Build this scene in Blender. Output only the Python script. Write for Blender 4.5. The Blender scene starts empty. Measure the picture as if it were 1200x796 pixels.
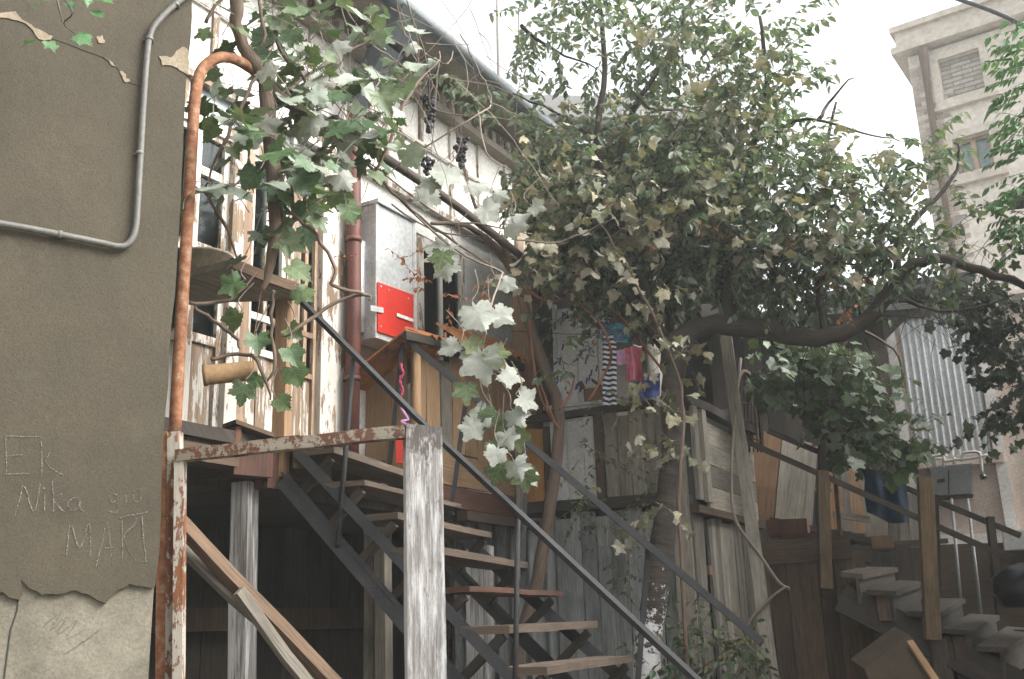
import bpy, bmesh, math, random
from mathutils import Vector as V, Matrix, noise
random.seed(7)
R = math.radians
S = bpy.context.scene
COL = S.collection

# ---------------------------------------------------------------- camera
F_PX = 1200.0
PITCH = math.atan(342 / 1200)
ROLL = R(-1.9)
CAM = V((0, 0, 1.6))
CM = Matrix.Rotation(math.pi / 2 + PITCH, 3, 'X') @ Matrix.Rotation(ROLL, 3, 'Z')
cd = bpy.data.cameras.new('camera')
cd.sensor_width = 36.0
cd.lens = 36.0 * F_PX / 1200.0
cd.clip_start = 0.05
cd.clip_end = 2000
cam = bpy.data.objects.new('camera', cd)
cam.matrix_world = Matrix.Translation(CAM) @ CM.to_4x4()
COL.objects.link(cam)
S.camera = cam

# ---------------------------------------------------------------- sky, sun, exposure
SUN_EL, SUN_AZ = 42.0, 104.0          # azimuth clockwise from +Y
w = bpy.data.worlds.new('World')
S.world = w
w.use_nodes = True
wn = w.node_tree
wn.nodes.clear()
sky = wn.nodes.new('ShaderNodeTexSky')
sky.sky_type = 'NISHITA'
sky.sun_disc = False
sky.sun_elevation = R(SUN_EL)
sky.sun_rotation = R(SUN_AZ)
sky.air_density = 1.0
sky.dust_density = 6.0
sky.ozone_density = 1.0
hs = wn.nodes.new('ShaderNodeHueSaturation')
hs.inputs['Saturation'].default_value = 0.14
bg = wn.nodes.new('ShaderNodeBackground')
bg.inputs['Strength'].default_value = 0.15
wo = wn.nodes.new('ShaderNodeOutputWorld')
wn.links.new(sky.outputs[0], hs.inputs['Color'])
wn.links.new(hs.outputs[0], bg.inputs['Color'])
wn.links.new(bg.outputs[0], wo.inputs['Surface'])
sd = bpy.data.lights.new('sun', 'SUN')
sd.energy = 1.1
sd.angle = R(35)
sd.color = (1.0, 0.96, 0.88)
sun = bpy.data.objects.new('sun', sd)
sv = V((math.sin(R(SUN_AZ)) * math.cos(R(SUN_EL)), math.cos(R(SUN_AZ)) * math.cos(R(SUN_EL)), math.sin(R(SUN_EL))))
sun.rotation_euler = (-sv).to_track_quat('-Z', 'Y').to_euler()
sun.location = sv * 30
COL.objects.link(sun)
S.view_settings.view_transform = 'Standard'
S.view_settings.look = 'None'
S.view_settings.exposure = 1.9
S.view_settings.gamma = 1.0
S.cycles.max_bounces = 8
S.cycles.transparent_max_bounces = 16

# ---------------------------------------------------------------- rays of the traced photograph
def ray(x, y):
    return CM @ V(((x - 600) / F_PX, -(y - 398) / F_PX, -1))
def P(x, y, Y):
    d = ray(x, y)
    return CAM + d * (Y / d.y)
def Z(x, y, z):
    d = ray(x, y)
    return CAM + d * ((z - CAM.z) / d.z)
class Plane:                                  # a vertical plane through p, running along azimuth a
    def __init__(s, x, y, a):
        s.p = V((x, y, 0)); s.d = V((math.sin(a), math.cos(a), 0)); s.n = V((math.cos(a), -math.sin(a), 0))
    def at(s, x, y, off=0.0):
        d = ray(x, y)
        return CAM + d * (((s.p + s.n * off - CAM).dot(s.n)) / d.dot(s.n))
    def tz(s, t, z, off=0.0):
        q = s.p + s.d * t + s.n * off
        return V((q.x, q.y, z))
    def t(s, x, y, off=0.0):
        return (s.at(x, y, off) - s.p).dot(s.d)
FA = Plane(-1.125, 6.0, R(30.3))              # front of the timber house
GB = Plane(0.24, 7.2, R(112))                 # balcony front and the fence under it
LW = Plane(-1.108, 3.176, R(57.5))               # stucco wall at the left
SH = Plane(1.13, 6.78, R(28))                 # side of the shed that runs back to the right stairs
PK = Plane(4.2, 10.0, R(111))                 # pink wall at the right
TB = Plane(7.1, 20.0, R(124.4))               # tall building

# ---------------------------------------------------------------- materials
def nmat(name):
    m = bpy.data.materials.new(name)
    m.use_nodes = True
    t = m.node_tree
    t.nodes.clear()
    o = t.nodes.new('ShaderNodeOutputMaterial')
    b = t.nodes.new('ShaderNodeBsdfPrincipled')
    t.links.new(b.outputs[0], o.inputs[0])
    return m, t, b, o
def noise_n(t, vec, scale, detail=4, rough=0.6):
    n = t.nodes.new('ShaderNodeTexNoise')
    n.inputs['Scale'].default_value = scale
    n.inputs['Detail'].default_value = detail
    n.inputs['Roughness'].default_value = rough
    if vec: t.links.new(vec, n.inputs['Vector'])
    return n.outputs['Fac']
def ramp(t, fac, stops):
    r = t.nodes.new('ShaderNodeValToRGB')
    el = r.color_ramp.elements
    while len(el) < len(stops): el.new(0.5)
    for e, (p, c) in zip(el, stops):
        e.position = p
        e.color = (c[0], c[1], c[2], 1)
    t.links.new(fac, r.inputs[0])
    return r.outputs[0]
def mixc(t, fac, a, b, mode='MIX'):
    m = t.nodes.new('ShaderNodeMix')
    m.data_type = 'RGBA'; m.blend_type = mode
    for s, v in ((0, fac), (6, a), (7, b)):
        if isinstance(v, (int, float)): m.inputs[s].default_value = v
        elif isinstance(v, tuple): m.inputs[s].default_value = (v[0], v[1], v[2], 1)
        else: t.links.new(v, m.inputs[s])
    return m.outputs[2]
def uvmap(t, sx, sy):
    u = t.nodes.new('ShaderNodeTexCoord')
    mp = t.nodes.new('ShaderNodeMapping')
    mp.inputs['Scale'].default_value = (sx, sy, 1)
    t.links.new(u.outputs['UV'], mp.inputs[0])
    return mp.outputs[0]
def objco(t):
    return t.nodes.new('ShaderNodeTexCoord').outputs['Object']
def attr(t, name='rnd'):
    a = t.nodes.new('ShaderNodeAttribute')
    a.attribute_name = name
    return a.outputs['Fac']
def bump(t, b, h, strength, dist=0.01):
    n = t.nodes.new('ShaderNodeBump')
    n.inputs['Strength'].default_value = strength
    n.inputs['Distance'].default_value = dist
    t.links.new(h, n.inputs['Height'])
    t.links.new(n.outputs[0], b.inputs['Normal'])
def sc(c, k): return tuple(min(1, x * k) for x in c)

def wood(name, light, dark, rough=0.85, var=0.5, grain=1.0):
    m, t, b, o = nmat(name)
    g = noise_n(t, uvmap(t, 1.2 * grain, 28 * grain), 1.0, 6, 0.65)
    c = ramp(t, g, [(0.32, dark), (0.5, sc(light, 0.75)), (0.68, light)])
    f = noise_n(t, uvmap(t, 6, 120), 1.0, 3, 0.6)
    c = mixc(t, 0.55, c, ramp(t, f, [(0.3, sc(dark, 0.8)), (0.6, sc(light, 1.05))]))
    st = noise_n(t, uvmap(t, 2.2, 3.5), 1.0, 5, 0.7)
    c = mixc(t, ramp(t, st, [(0.48, (0, 0, 0)), (0.7, (0.6, 0.6, 0.6))]), c, sc(dark, 0.6))
    k = ramp(t, attr(t), [(0, (1 - var,) * 3), (1, (1 + var * 0.3,) * 3)])
    c = mixc(t, 1.0, c, k, 'MULTIPLY')
    t.links.new(c, b.inputs['Base Color'])
    b.inputs['Roughness'].default_value = rough
    bump(t, b, g, 0.6, 0.006)
    return m
def peel(name, paint, under_l, under_d, amount, su=5, sv=22, rough=0.7, soft=0.012):
    """old paint flaking off the wood or metal below it; amount 0..1 is how much has gone"""
    m, t, b, o = nmat(name)
    g = noise_n(t, uvmap(t, 2, 45), 1.0, 6, 0.65)
    u = ramp(t, g, [(0.3, under_d), (0.7, under_l)])
    e = noise_n(t, uvmap(t, su, sv), 1.0, 7, 0.72)
    lf = noise_n(t, uvmap(t, su * 0.3 + 0.5, sv * 0.12), 1.0, 4, 0.6)
    mm = t.nodes.new('ShaderNodeMath'); mm.operation = 'MULTIPLY_ADD'
    t.links.new(lf, mm.inputs[0]); mm.inputs[1].default_value = 0.7; mm.inputs[2].default_value = -0.35
    m2 = t.nodes.new('ShaderNodeMath'); m2.operation = 'ADD'
    t.links.new(mm.outputs[0], m2.inputs[0]); t.links.new(e, m2.inputs[1]); e = m2.outputs[0]
    lo = 0.38 + amount * 0.24
    mask = ramp(t, e, [(lo - soft, (0, 0, 0)), (lo + soft, (1, 1, 1))])
    d = noise_n(t, uvmap(t, 3, 9), 1.0, 5, 0.7)
    p = ramp(t, d, [(0.3, sc(paint, 0.62)), (0.6, paint)])
    fg = noise_n(t, uvmap(t, 10, 160), 1.0, 2, 0.5)
    p = mixc(t, 0.35, p, ramp(t, fg, [(0.3, sc(paint, 0.55)), (0.55, paint)]))
    c = mixc(t, mask, u, p)
    k = ramp(t, attr(t), [(0, (0.8,) * 3), (1, (1.0,) * 3)])
    c = mixc(t, 1.0, c, k, 'MULTIPLY')
    t.links.new(c, b.inputs['Base Color'])
    b.inputs['Roughness'].default_value = rough
    h = t.nodes.new('ShaderNodeMath'); h.operation = 'MULTIPLY_ADD'
    t.links.new(mask, h.inputs[0]); h.inputs[1].default_value = 0.7
    t.links.new(g, h.inputs[2])
    bump(t, b, h.outputs[0], 0.6, 0.004)
    return m
def blotch(name, stops, scale=3.0, rough=0.8, metal=0.0, fine=60, bmp=0.3, var=0.0, dist=0.004):
    m, t, b, o = nmat(name)
    oc = objco(t)
    a = noise_n(t, oc, scale, 7, 0.65)
    c = ramp(t, a, stops)
    f = noise_n(t, oc, fine, 3, 0.6)
    c = mixc(t, 0.5, c, mixc(t, 1.0, c, ramp(t, f, [(0.3, (0.55,) * 3), (0.7, (1.25,) * 3)]), 'MULTIPLY'))
    if var:
        c = mixc(t, 1.0, c, ramp(t, attr(t), [(0, (1 - var,) * 3), (1, (1,) * 3)]), 'MULTIPLY')
    t.links.new(c, b.inputs['Base Color'])
    b.inputs['Roughness'].default_value = rough
    b.inputs['Metallic'].default_value = metal
    bump(t, b, f, bmp, dist)
    return m
def leafmat(name, tops, under, trans=0.3, rough=0.5):
    m, t, b, o = nmat(name)
    r = attr(t)
    n = len(tops)
    top = ramp(t, r, [(i / max(1, n - 1), c) for i, c in enumerate(tops)])
    oc = objco(t)
    f = noise_n(t, oc, 35, 3, 0.6)
    top = mixc(t, 1.0, top, ramp(t, f, [(0.3, (0.7,) * 3), (0.7, (1.2,) * 3)]), 'MULTIPLY')
    un = mixc(t, 1.0, under, ramp(t, r, [(0, (0.7,) * 3), (1, (1.1,) * 3)]), 'MULTIPLY')
    un = mixc(t, 1.0, un, ramp(t, f, [(0.3, (0.8,) * 3), (0.7, (1.1,) * 3)]), 'MULTIPLY')
    # midrib and side veins, drawn on the blade itself
    uv = t.nodes.new('ShaderNodeTexCoord'); sx = t.nodes.new('ShaderNodeSeparateXYZ')
    t.links.new(uv.outputs['UV'], sx.inputs[0])
    ab = t.nodes.new('ShaderNodeMath'); ab.operation = 'ABSOLUTE'; t.links.new(sx.outputs[0], ab.inputs[0])
    d1 = t.nodes.new('ShaderNodeMath'); d1.operation = 'MULTIPLY_ADD'
    t.links.new(ab.outputs[0], d1.inputs[0]); d1.inputs[1].default_value = -0.75; t.links.new(sx.outputs[1], d1.inputs[2])
    wv = t.nodes.new('ShaderNodeMath'); wv.operation = 'PINGPONG'; t.links.new(d1.outputs[0], wv.inputs[0]); wv.inputs[1].default_value = 0.11
    mn = t.nodes.new('ShaderNodeMath'); mn.operation = 'MINIMUM'; t.links.new(ab.outputs[0], mn.inputs[0]); t.links.new(wv.outputs[0], mn.inputs[1])
    vein = ramp(t, mn.outputs[0], [(0.008, (0.2,) * 3), (0.022, (0, 0, 0))])
    top = mixc(t, vein, top, sc(under, 0.9))
    # browning that eats in from the rim of some leaves
    ln = t.nodes.new('ShaderNodeVectorMath'); ln.operation = 'DISTANCE'; t.links.new(uv.outputs['UV'], ln.inputs[0]); ln.inputs[1].default_value = (0, 0.4, 0)
    br = t.nodes.new('ShaderNodeMath'); br.operation = 'MULTIPLY_ADD'; t.links.new(noise_n(t, oc, 60, 3, 0.6), br.inputs[0]); br.inputs[1].default_value = 0.9; t.links.new(ln.outputs['Value'], br.inputs[2])
    brm = ramp(t, br.outputs[0], [(0.93, (0, 0, 0)), (1.0, (0.75,) * 3)])
    top = mixc(t, brm, top, (0.13, 0.075, 0.03)); un = mixc(t, brm, un, (0.2, 0.13, 0.07))
    g = t.nodes.new('ShaderNodeNewGeometry')
    un = mixc(t, vein, un, sc(under, 0.55))
    bump(t, b, vein, 0.5, 0.004)
    c = mixc(t, g.outputs['Backfacing'], top, un)
    t.links.new(c, b.inputs['Base Color'])
    b.inputs['Roughness'].default_value = rough
    tr = t.nodes.new('ShaderNodeBsdfTranslucent')
    t.links.new(mixc(t, 1.0, top, (1.0, 1.0, 0.6), 'MULTIPLY'), tr.inputs['Color'])
    mx = t.nodes.new('ShaderNodeMixShader')
    mx.inputs[0].default_value = trans
    t.links.new(b.outputs[0], mx.inputs[1]); t.links.new(tr.outputs[0], mx.inputs[2])
    t.links.new(mx.outputs[0], o.inputs[0])
    return m
def glassmat(name):
    m, t, b, o = nmat(name)
    b.inputs['Base Color'].default_value = (0.02, 0.03, 0.03, 1)
    b.inputs['Roughness'].default_value = 0.06
    tr = t.nodes.new('ShaderNodeBsdfTransparent'); tr.inputs[0].default_value = (0.8, 0.86, 0.84, 1)
    fr = t.nodes.new('ShaderNodeFresnel'); fr.inputs[0].default_value = 1.5
    mx = t.nodes.new('ShaderNodeMixShader')
    t.links.new(fr.outputs[0], mx.inputs[0])
    gl = t.nodes.new('ShaderNodeBsdfGlossy'); gl.inputs['Roughness'].default_value = 0.05
    gl.inputs[0].default_value = (0.75, 0.8, 0.8, 1)
    t.links.new(tr.outputs[0], mx.inputs[1]); t.links.new(gl.outputs[0], mx.inputs[2])
    t.links.new(mx.outputs[0], o.inputs[0])
    return m

def stuccomat():
    m, t, b, o = nmat('stucco coat')
    oc = objco(t)
    a = noise_n(t, oc, 1.3, 8, 0.68)
    c = ramp(t, a, [(0.28, (0.034, 0.028, 0.018)), (0.5, (0.051, 0.042, 0.027)), (0.75, (0.072, 0.060, 0.039))])
    f = noise_n(t, oc, 170, 3, 0.7)
    c = mixc(t, 1.0, c, ramp(t, f, [(0.3, (0.7,) * 3), (0.7, (1.22,) * 3)]), 'MULTIPLY')
    s = noise_n(t, oc, 7, 5, 0.7)
    c = mixc(t, ramp(t, s, [(0.6, (0, 0, 0)), (0.78, (0.35,) * 3)]), c, (0.09, 0.078, 0.054))
    mp = t.nodes.new('ShaderNodeMapping'); mp.inputs['Scale'].default_value = (4, 4, 0.9); t.links.new(oc, mp.inputs[0])
    rn = noise_n(t, mp.outputs[0], 1.0, 6, 0.65)          # rain runs down the coat
    c = mixc(t, 1.0, c, ramp(t, rn, [(0.3, (0.84, 0.84, 0.82)), (0.55, (1.0,) * 3), (0.75, (1.07, 1.06, 1.05))]), 'MULTIPLY')
    t.links.new(c, b.inputs['Base Color'])
    b.inputs['Roughness'].default_value = 0.95
    ad = t.nodes.new('ShaderNodeMath'); ad.operation = 'MULTIPLY_ADD'
    t.links.new(noise_n(t, oc, 45, 4, 0.6), ad.inputs[0]); ad.inputs[1].default_value = 1.2; t.links.new(f, ad.inputs[2])
    bump(t, b, ad.outputs[0], 0.4, 0.004)
    return m

M = {}
M['stucco'] = stuccomat()
M['plaster'] = blotch('bare plaster', [(0.3, (0.075, 0.068, 0.05)), (0.5, (0.135, 0.122, 0.092)), (0.75, (0.21, 0.19, 0.148))], 5, 0.95, 0, 110, 0.5)
M['patch'] = blotch('bare patch', [(0.3, (0.17, 0.14, 0.095)), (0.7, (0.27, 0.22, 0.155))], 12, 0.95, 0, 110, 0.4)
def chalkmat():
    m, t, b, o = nmat('chalk')
    b.inputs['Base Color'].default_value = (0.17, 0.16, 0.13, 1); b.inputs['Roughness'].default_value = 1
    tr = t.nodes.new('ShaderNodeBsdfTransparent'); mx = t.nodes.new('ShaderNodeMixShader')
    f = noise_n(t, objco(t), 190, 3, 0.7)
    t.links.new(ramp(t, f, [(0.36, (0, 0, 0)), (0.6, (0.8,) * 3)]), mx.inputs[0])
    t.links.new(tr.outputs[0], mx.inputs[1]); t.links.new(b.outputs[0], mx.inputs[2]); t.links.new(mx.outputs[0], o.inputs[0])
    return m
M['chalk'] = chalkmat()
M['conduit'] = blotch('conduit paint', [(0.3, (0.09, 0.088, 0.077)), (0.7, (0.13, 0.127, 0.112))], 8, 0.6)
M['rust'] = blotch('rust', [(0.3, (0.08, 0.035, 0.02)), (0.45, (0.20, 0.08, 0.035)), (0.55, (0.27, 0.12, 0.055)), (0.64, (0.27, 0.2, 0.14)), (0.75, (0.3, 0.26, 0.2))], 24, 0.85, 0, 90, 0.6)
M['rust_paint'] = peel('rusted white paint', (0.46, 0.42, 0.36), (0.30, 0.12, 0.045), (0.10, 0.035, 0.018), 0.42, 14, 34)
M['rust_beam'] = peel('rusted beam paint', (0.30, 0.26, 0.2), (0.17, 0.06, 0.03), (0.05, 0.025, 0.015), 0.55, 44, 40)
M['rust_roof'] = blotch('rusted roof sheet', [(0.3, (0.12, 0.05, 0.02)), (0.5, (0.36, 0.14, 0.045)), (0.7, (0.46, 0.2, 0.07))], 6, 0.9)
M['white_peel'] = peel('peeling white paint', (0.66, 0.62, 0.56), (0.30, 0.21, 0.13), (0.14, 0.09, 0.055), 0.30, 4, 16)
M['worn_peel'] = peel('worn white paint', (0.6, 0.56, 0.5), (0.33, 0.24, 0.16), (0.13, 0.085, 0.05), 0.56, 3.5, 30)
M['brown_peel'] = peel('worn brown paint', (0.43, 0.30, 0.2), (0.36, 0.24, 0.15), (0.15, 0.09, 0.055), 0.5, 4, 30)
def oldpost():
    m, t, b, o = nmat('old front post')
    g = noise_n(t, uvmap(t, 3, 90), 1.0, 6, 0.7)
    wd = ramp(t, g, [(0.3, (0.05, 0.045, 0.042)), (0.5, (0.19, 0.177, 0.167)), (0.7, (0.33, 0.313, 0.3))])
    e = noise_n(t, uvmap(t, 5, 40), 1.0, 7, 0.75)
    ad = t.nodes.new('ShaderNodeMath'); ad.operation = 'MULTIPLY_ADD'
    t.links.new(attr(t), ad.inputs[0]); ad.inputs[1].default_value = 0.32; t.links.new(e, ad.inputs[2])
    mask = ramp(t, ad.outputs[0], [(0.60, (0, 0, 0)), (0.76, (0.9,) * 3)])
    c = mixc(t, mask, wd, (0.5, 0.495, 0.49))
    oc = objco(t); sx = t.nodes.new('ShaderNodeSeparateXYZ'); t.links.new(oc, sx.inputs[0])
    rt = t.nodes.new('ShaderNodeMath'); rt.operation = 'MULTIPLY_ADD'        # rot that has eaten into the top end
    t.links.new(sx.outputs[2], rt.inputs[0]); rt.inputs[1].default_value = 1.5; rt.inputs[2].default_value = -1.5 * 2.2
    r2 = t.nodes.new('ShaderNodeMath'); r2.operation = 'MINIMUM'; t.links.new(rt.outputs[0], r2.inputs[0]); r2.inputs[1].default_value = 0.2
    r4 = t.nodes.new('ShaderNodeMath'); r4.operation = 'MAXIMUM'; t.links.new(r2.outputs[0], r4.inputs[0]); r4.inputs[1].default_value = -0.1
    r3 = t.nodes.new('ShaderNodeMath'); r3.operation = 'ADD'; t.links.new(r4.outputs[0], r3.inputs[0]); t.links.new(noise_n(t, uvmap(t, 12, 30), 1.0, 5, 0.7), r3.inputs[1])
    c = mixc(t, ramp(t, r3.outputs[0], [(0.52, (0, 0, 0)), (0.62, (0.85,) * 3)]), c, (0.05, 0.038, 0.03))
    t.links.new(c, b.inputs['Base Color']); b.inputs['Roughness'].default_value = 0.85
    bump(t, b, g, 0.8, 0.006)
    return m
M['old_post'] = oldpost()
M['post_peel'] = peel('post with worn white paint', (0.55, 0.54, 0.53), (0.30, 0.28, 0.26), (0.06, 0.054, 0.05), 0.52, 3, 75, 0.75, 0.07)
M['white_wall'] = blotch('white painted boarding', [(0.3, (0.62, 0.60, 0.56)), (0.6, (0.76, 0.74, 0.70))], 3, 0.7, 0, 40, 0.1)
M['grey_wood'] = wood('weathered grey boards', (0.30, 0.27, 0.22), (0.10, 0.085, 0.066))
M['grey_pale'] = wood('silvered boards', (0.36, 0.325, 0.265), (0.13, 0.112, 0.09))
M['brown_wood'] = wood('brown timber', (0.15, 0.095, 0.058), (0.045, 0.027, 0.017))
M['rail_post'] = wood('rail post timber', (0.24, 0.165, 0.095), (0.08, 0.053, 0.03))
M['red_wood'] = wood('red brown timber', (0.15, 0.062, 0.038), (0.05, 0.022, 0.014))
M['tan_wood'] = wood('tan timber', (0.45, 0.28, 0.155), (0.23, 0.13, 0.065))
M['orange_wood'] = wood('orange boards', (0.30, 0.16, 0.068), (0.12, 0.055, 0.023))
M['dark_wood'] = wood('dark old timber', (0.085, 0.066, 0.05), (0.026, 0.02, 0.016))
M['tread_wood'] = wood('tread planks', (0.165, 0.12, 0.085), (0.03, 0.021, 0.015))
M['stepr_wood'] = wood('grey stair planks', (0.105, 0.079, 0.057), (0.028, 0.02, 0.014))
M['ply'] = wood('stained plywood', (0.42, 0.265, 0.145), (0.26, 0.15, 0.075), 0.8, 0.25, 0.4)
M['ply_orange'] = wood('varnished plywood', (0.42, 0.205, 0.055), (0.25, 0.11, 0.03), 0.6, 0.2, 0.35)
M['steel'] = blotch('dark painted steel', [(0.3, (0.014, 0.015, 0.017)), (0.6, (0.027, 0.027, 0.029)), (0.8, (0.06, 0.045, 0.034))], 6, 0.75, 0, 80, 0.3)
M['fence'] = wood('weathered grey sheet', (0.36, 0.372, 0.36), (0.12, 0.13, 0.127), 0.85, 0.4, 0.5)
M['zinc'] = blotch('galvanised sheet', [(0.3, (0.36, 0.37, 0.37)), (0.5, (0.5, 0.51, 0.51)), (0.65, (0.58, 0.59, 0.58))], 3, 0.5, 0.25, 40, 0.1)
M['gutter'] = blotch('weathered zinc gutter', [(0.3, (0.06, 0.07, 0.075)), (0.6, (0.11, 0.125, 0.13))], 3, 0.55, 0.3, 40, 0.2)
M['sheet_grey'] = blotch('grey painted sheet', [(0.3, (0.44, 0.445, 0.435)), (0.6, (0.58, 0.585, 0.57))], 3, 0.7, 0, 40, 0.2, 0.2)
M['corr'] = blotch('ribbed metal sheet', [(0.3, (0.56, 0.575, 0.58)), (0.6, (0.7, 0.71, 0.71))], 2, 0.5, 0.1, 40, 0.1)
M['red_paint'] = blotch('red paint', [(0.3, (0.44, 0.022, 0.012)), (0.6, (0.56, 0.03, 0.016))], 4, 0.5, 0, 60, 0.1)
M['red_pipe'] = blotch('brown red downpipe', [(0.3, (0.075, 0.026, 0.018)), (0.55, (0.13, 0.042, 0.029)), (0.75, (0.19, 0.075, 0.05))], 3, 0.6)
M['white'] = blotch('white plastic', [(0.3, (0.6, 0.6, 0.58)), (0.6, (0.75, 0.75, 0.73))], 6, 0.5)
M['curtain'] = blotch('net curtain', [(0.35, (0.42, 0.47, 0.50)), (0.6, (0.68, 0.72, 0.74))], 6, 0.9, 0, 30, 0.3)
M['sky_pane'] = blotch('sky tinted transom', [(0.35, (0.33, 0.385, 0.41)), (0.65, (0.44, 0.49, 0.51))], 3, 0.25, 0, 20, 0.05)  # bluish sky reflection put into the pane colour
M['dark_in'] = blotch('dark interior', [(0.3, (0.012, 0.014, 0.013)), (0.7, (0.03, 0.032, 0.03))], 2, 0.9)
M['glass'] = glassmat('window glass')
M['soffit'] = blotch('dusty soffit boards', [(0.3, (0.20, 0.175, 0.14)), (0.6, (0.29, 0.255, 0.205))], 3, 0.9)
M['roof'] = blotch('dark roof edge', [(0.3, (0.05, 0.05, 0.048)), (0.6, (0.10, 0.098, 0.092))], 4, 0.85, 0, 50, 0.4)
M['ground'] = blotch('trodden earth', [(0.3, (0.15, 0.135, 0.11)), (0.6, (0.25, 0.225, 0.19))], 1.2, 0.95, 0, 40, 0.6)
M['pot'] = blotch('stained basin', [(0.3, (0.25, 0.21, 0.155)), (0.6, (0.36, 0.315, 0.245))], 8, 0.7)
M['card'] = blotch('brown cardboard', [(0.3, (0.19, 0.115, 0.053)), (0.6, (0.26, 0.16, 0.078))], 5, 0.85)
M['dcard'] = blotch('dull cardboard', [(0.3, (0.042, 0.030, 0.016)), (0.6, (0.066, 0.046, 0.026))], 3, 0.9)
M['pink_wall'] = blotch('pink lime wash', [(0.3, (0.47, 0.37, 0.31)), (0.55, (0.6, 0.5, 0.43)), (0.75, (0.66, 0.59, 0.52))], 1.6, 0.9, 0, 50, 0.3)
M['render'] = blotch('old cement render', [(0.25, (0.50, 0.445, 0.385)), (0.55, (0.64, 0.58, 0.515)), (0.8, (0.7, 0.64, 0.575))], 0.5, 0.95, 0, 9, 0.3, 0, 0.03)
M['trim'] = blotch('grey brown cornice', [(0.3, (0.44, 0.385, 0.325)), (0.6, (0.54, 0.48, 0.415))], 0.8, 0.9, 0, 9, 0.2)
M['cinder'] = blotch('cinder block', [(0.3, (0.35, 0.32, 0.28)), (0.6, (0.44, 0.40, 0.35))], 3, 0.95, 0, 20, 0.3, 0.3)
M['brick'] = blotch('bare brick', [(0.3, (0.42, 0.34, 0.28)), (0.6, (0.54, 0.46, 0.39))], 4, 0.95, 0, 14, 0.5, 0.4)
M['mortar'] = blotch('mortar', [(0.3, (0.16, 0.14, 0.12)), (0.6, (0.22, 0.2, 0.17))], 4, 0.95)
M['bark'] = wood('tree bark', (0.07, 0.056, 0.045), (0.018, 0.014, 0.011), 0.95, 0.2)
M['vine_bark'] = wood('vine bark', (0.19, 0.135, 0.10), (0.05, 0.034, 0.025), 0.95, 0.2)
M['twig'] = wood('dry twigs', (0.27, 0.22, 0.18), (0.10, 0.075, 0.06), 0.9, 0.5)
M['red_twig'] = wood('red vine shoots', (0.27, 0.11, 0.06), (0.14, 0.05, 0.03), 0.8, 0.4)
M['cable'] = blotch('black cable', [(0.3, (0.015,) * 3), (0.7, (0.03,) * 3)], 4, 0.6)
M['denim'] = blotch('blue denim', [(0.3, (0.008, 0.02, 0.042)), (0.6, (0.022, 0.045, 0.085))], 6, 0.95, 0, 120, 0.4)
M['blue'] = blotch('blue plastic bag', [(0.3, (0.02, 0.06, 0.32)), (0.6, (0.04, 0.11, 0.45))], 6, 0.5)
M['pink'] = blotch('pink cloth', [(0.3, (0.46, 0.11, 0.17)), (0.6, (0.6, 0.19, 0.26))], 9, 0.9)
M['lilac'] = blotch('lilac cloth', [(0.3, (0.45, 0.23, 0.42)), (0.6, (0.58, 0.33, 0.53))], 9, 0.9)
M['turq'] = blotch('turquoise print cloth', [(0.4, (0.03, 0.3, 0.32)), (0.5, (0.12, 0.05, 0.2)), (0.58, (0.06, 0.45, 0.42))], 22, 0.9)
M['foam'] = blotch('white foam board', [(0.3, (0.72, 0.74, 0.76)), (0.6, (0.82, 0.83, 0.84))], 4, 0.8)
M['meter'] = blotch('grey meter box', [(0.3, (0.15, 0.155, 0.15)), (0.6, (0.2, 0.205, 0.2))], 4, 0.6)
M['pipe_pale'] = blotch('pale gas pipe', [(0.3, (0.33, 0.31, 0.28)), (0.6, (0.45, 0.43, 0.4))], 6, 0.5)
M['black_plastic'] = blotch('black plastic', [(0.3, (0.01,) * 3), (0.7, (0.022,) * 3)], 5, 0.28)
M['grape'] = blotch('dark grapes', [(0.3, (0.012, 0.010, 0.013)), (0.7, (0.032, 0.027, 0.032))], 40, 0.7)
M['magenta'] = blotch('magenta ribbon', [(0.3, (0.3, 0.03, 0.09)), (0.6, (0.42, 0.06, 0.14))], 20, 0.9)
def stripemat():
    m, t, b, o = nmat('striped cloth')
    wv = t.nodes.new('ShaderNodeTexWave'); wv.bands_direction = 'X'
    wv.inputs['Scale'].default_value = 9.0; wv.inputs['Distortion'].default_value = 1.5
    t.links.new(uvmap(t, 1, 1), wv.inputs['Vector'])
    t.links.new(ramp(t, wv.outputs['Fac'], [(0.45, (0.02, 0.025, 0.05)), (0.55, (0.62, 0.63, 0.66))]), b.inputs['Base Color'])
    b.inputs['Roughness'].default_value = 0.95
    return m
M['stripe'] = stripemat()
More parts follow.
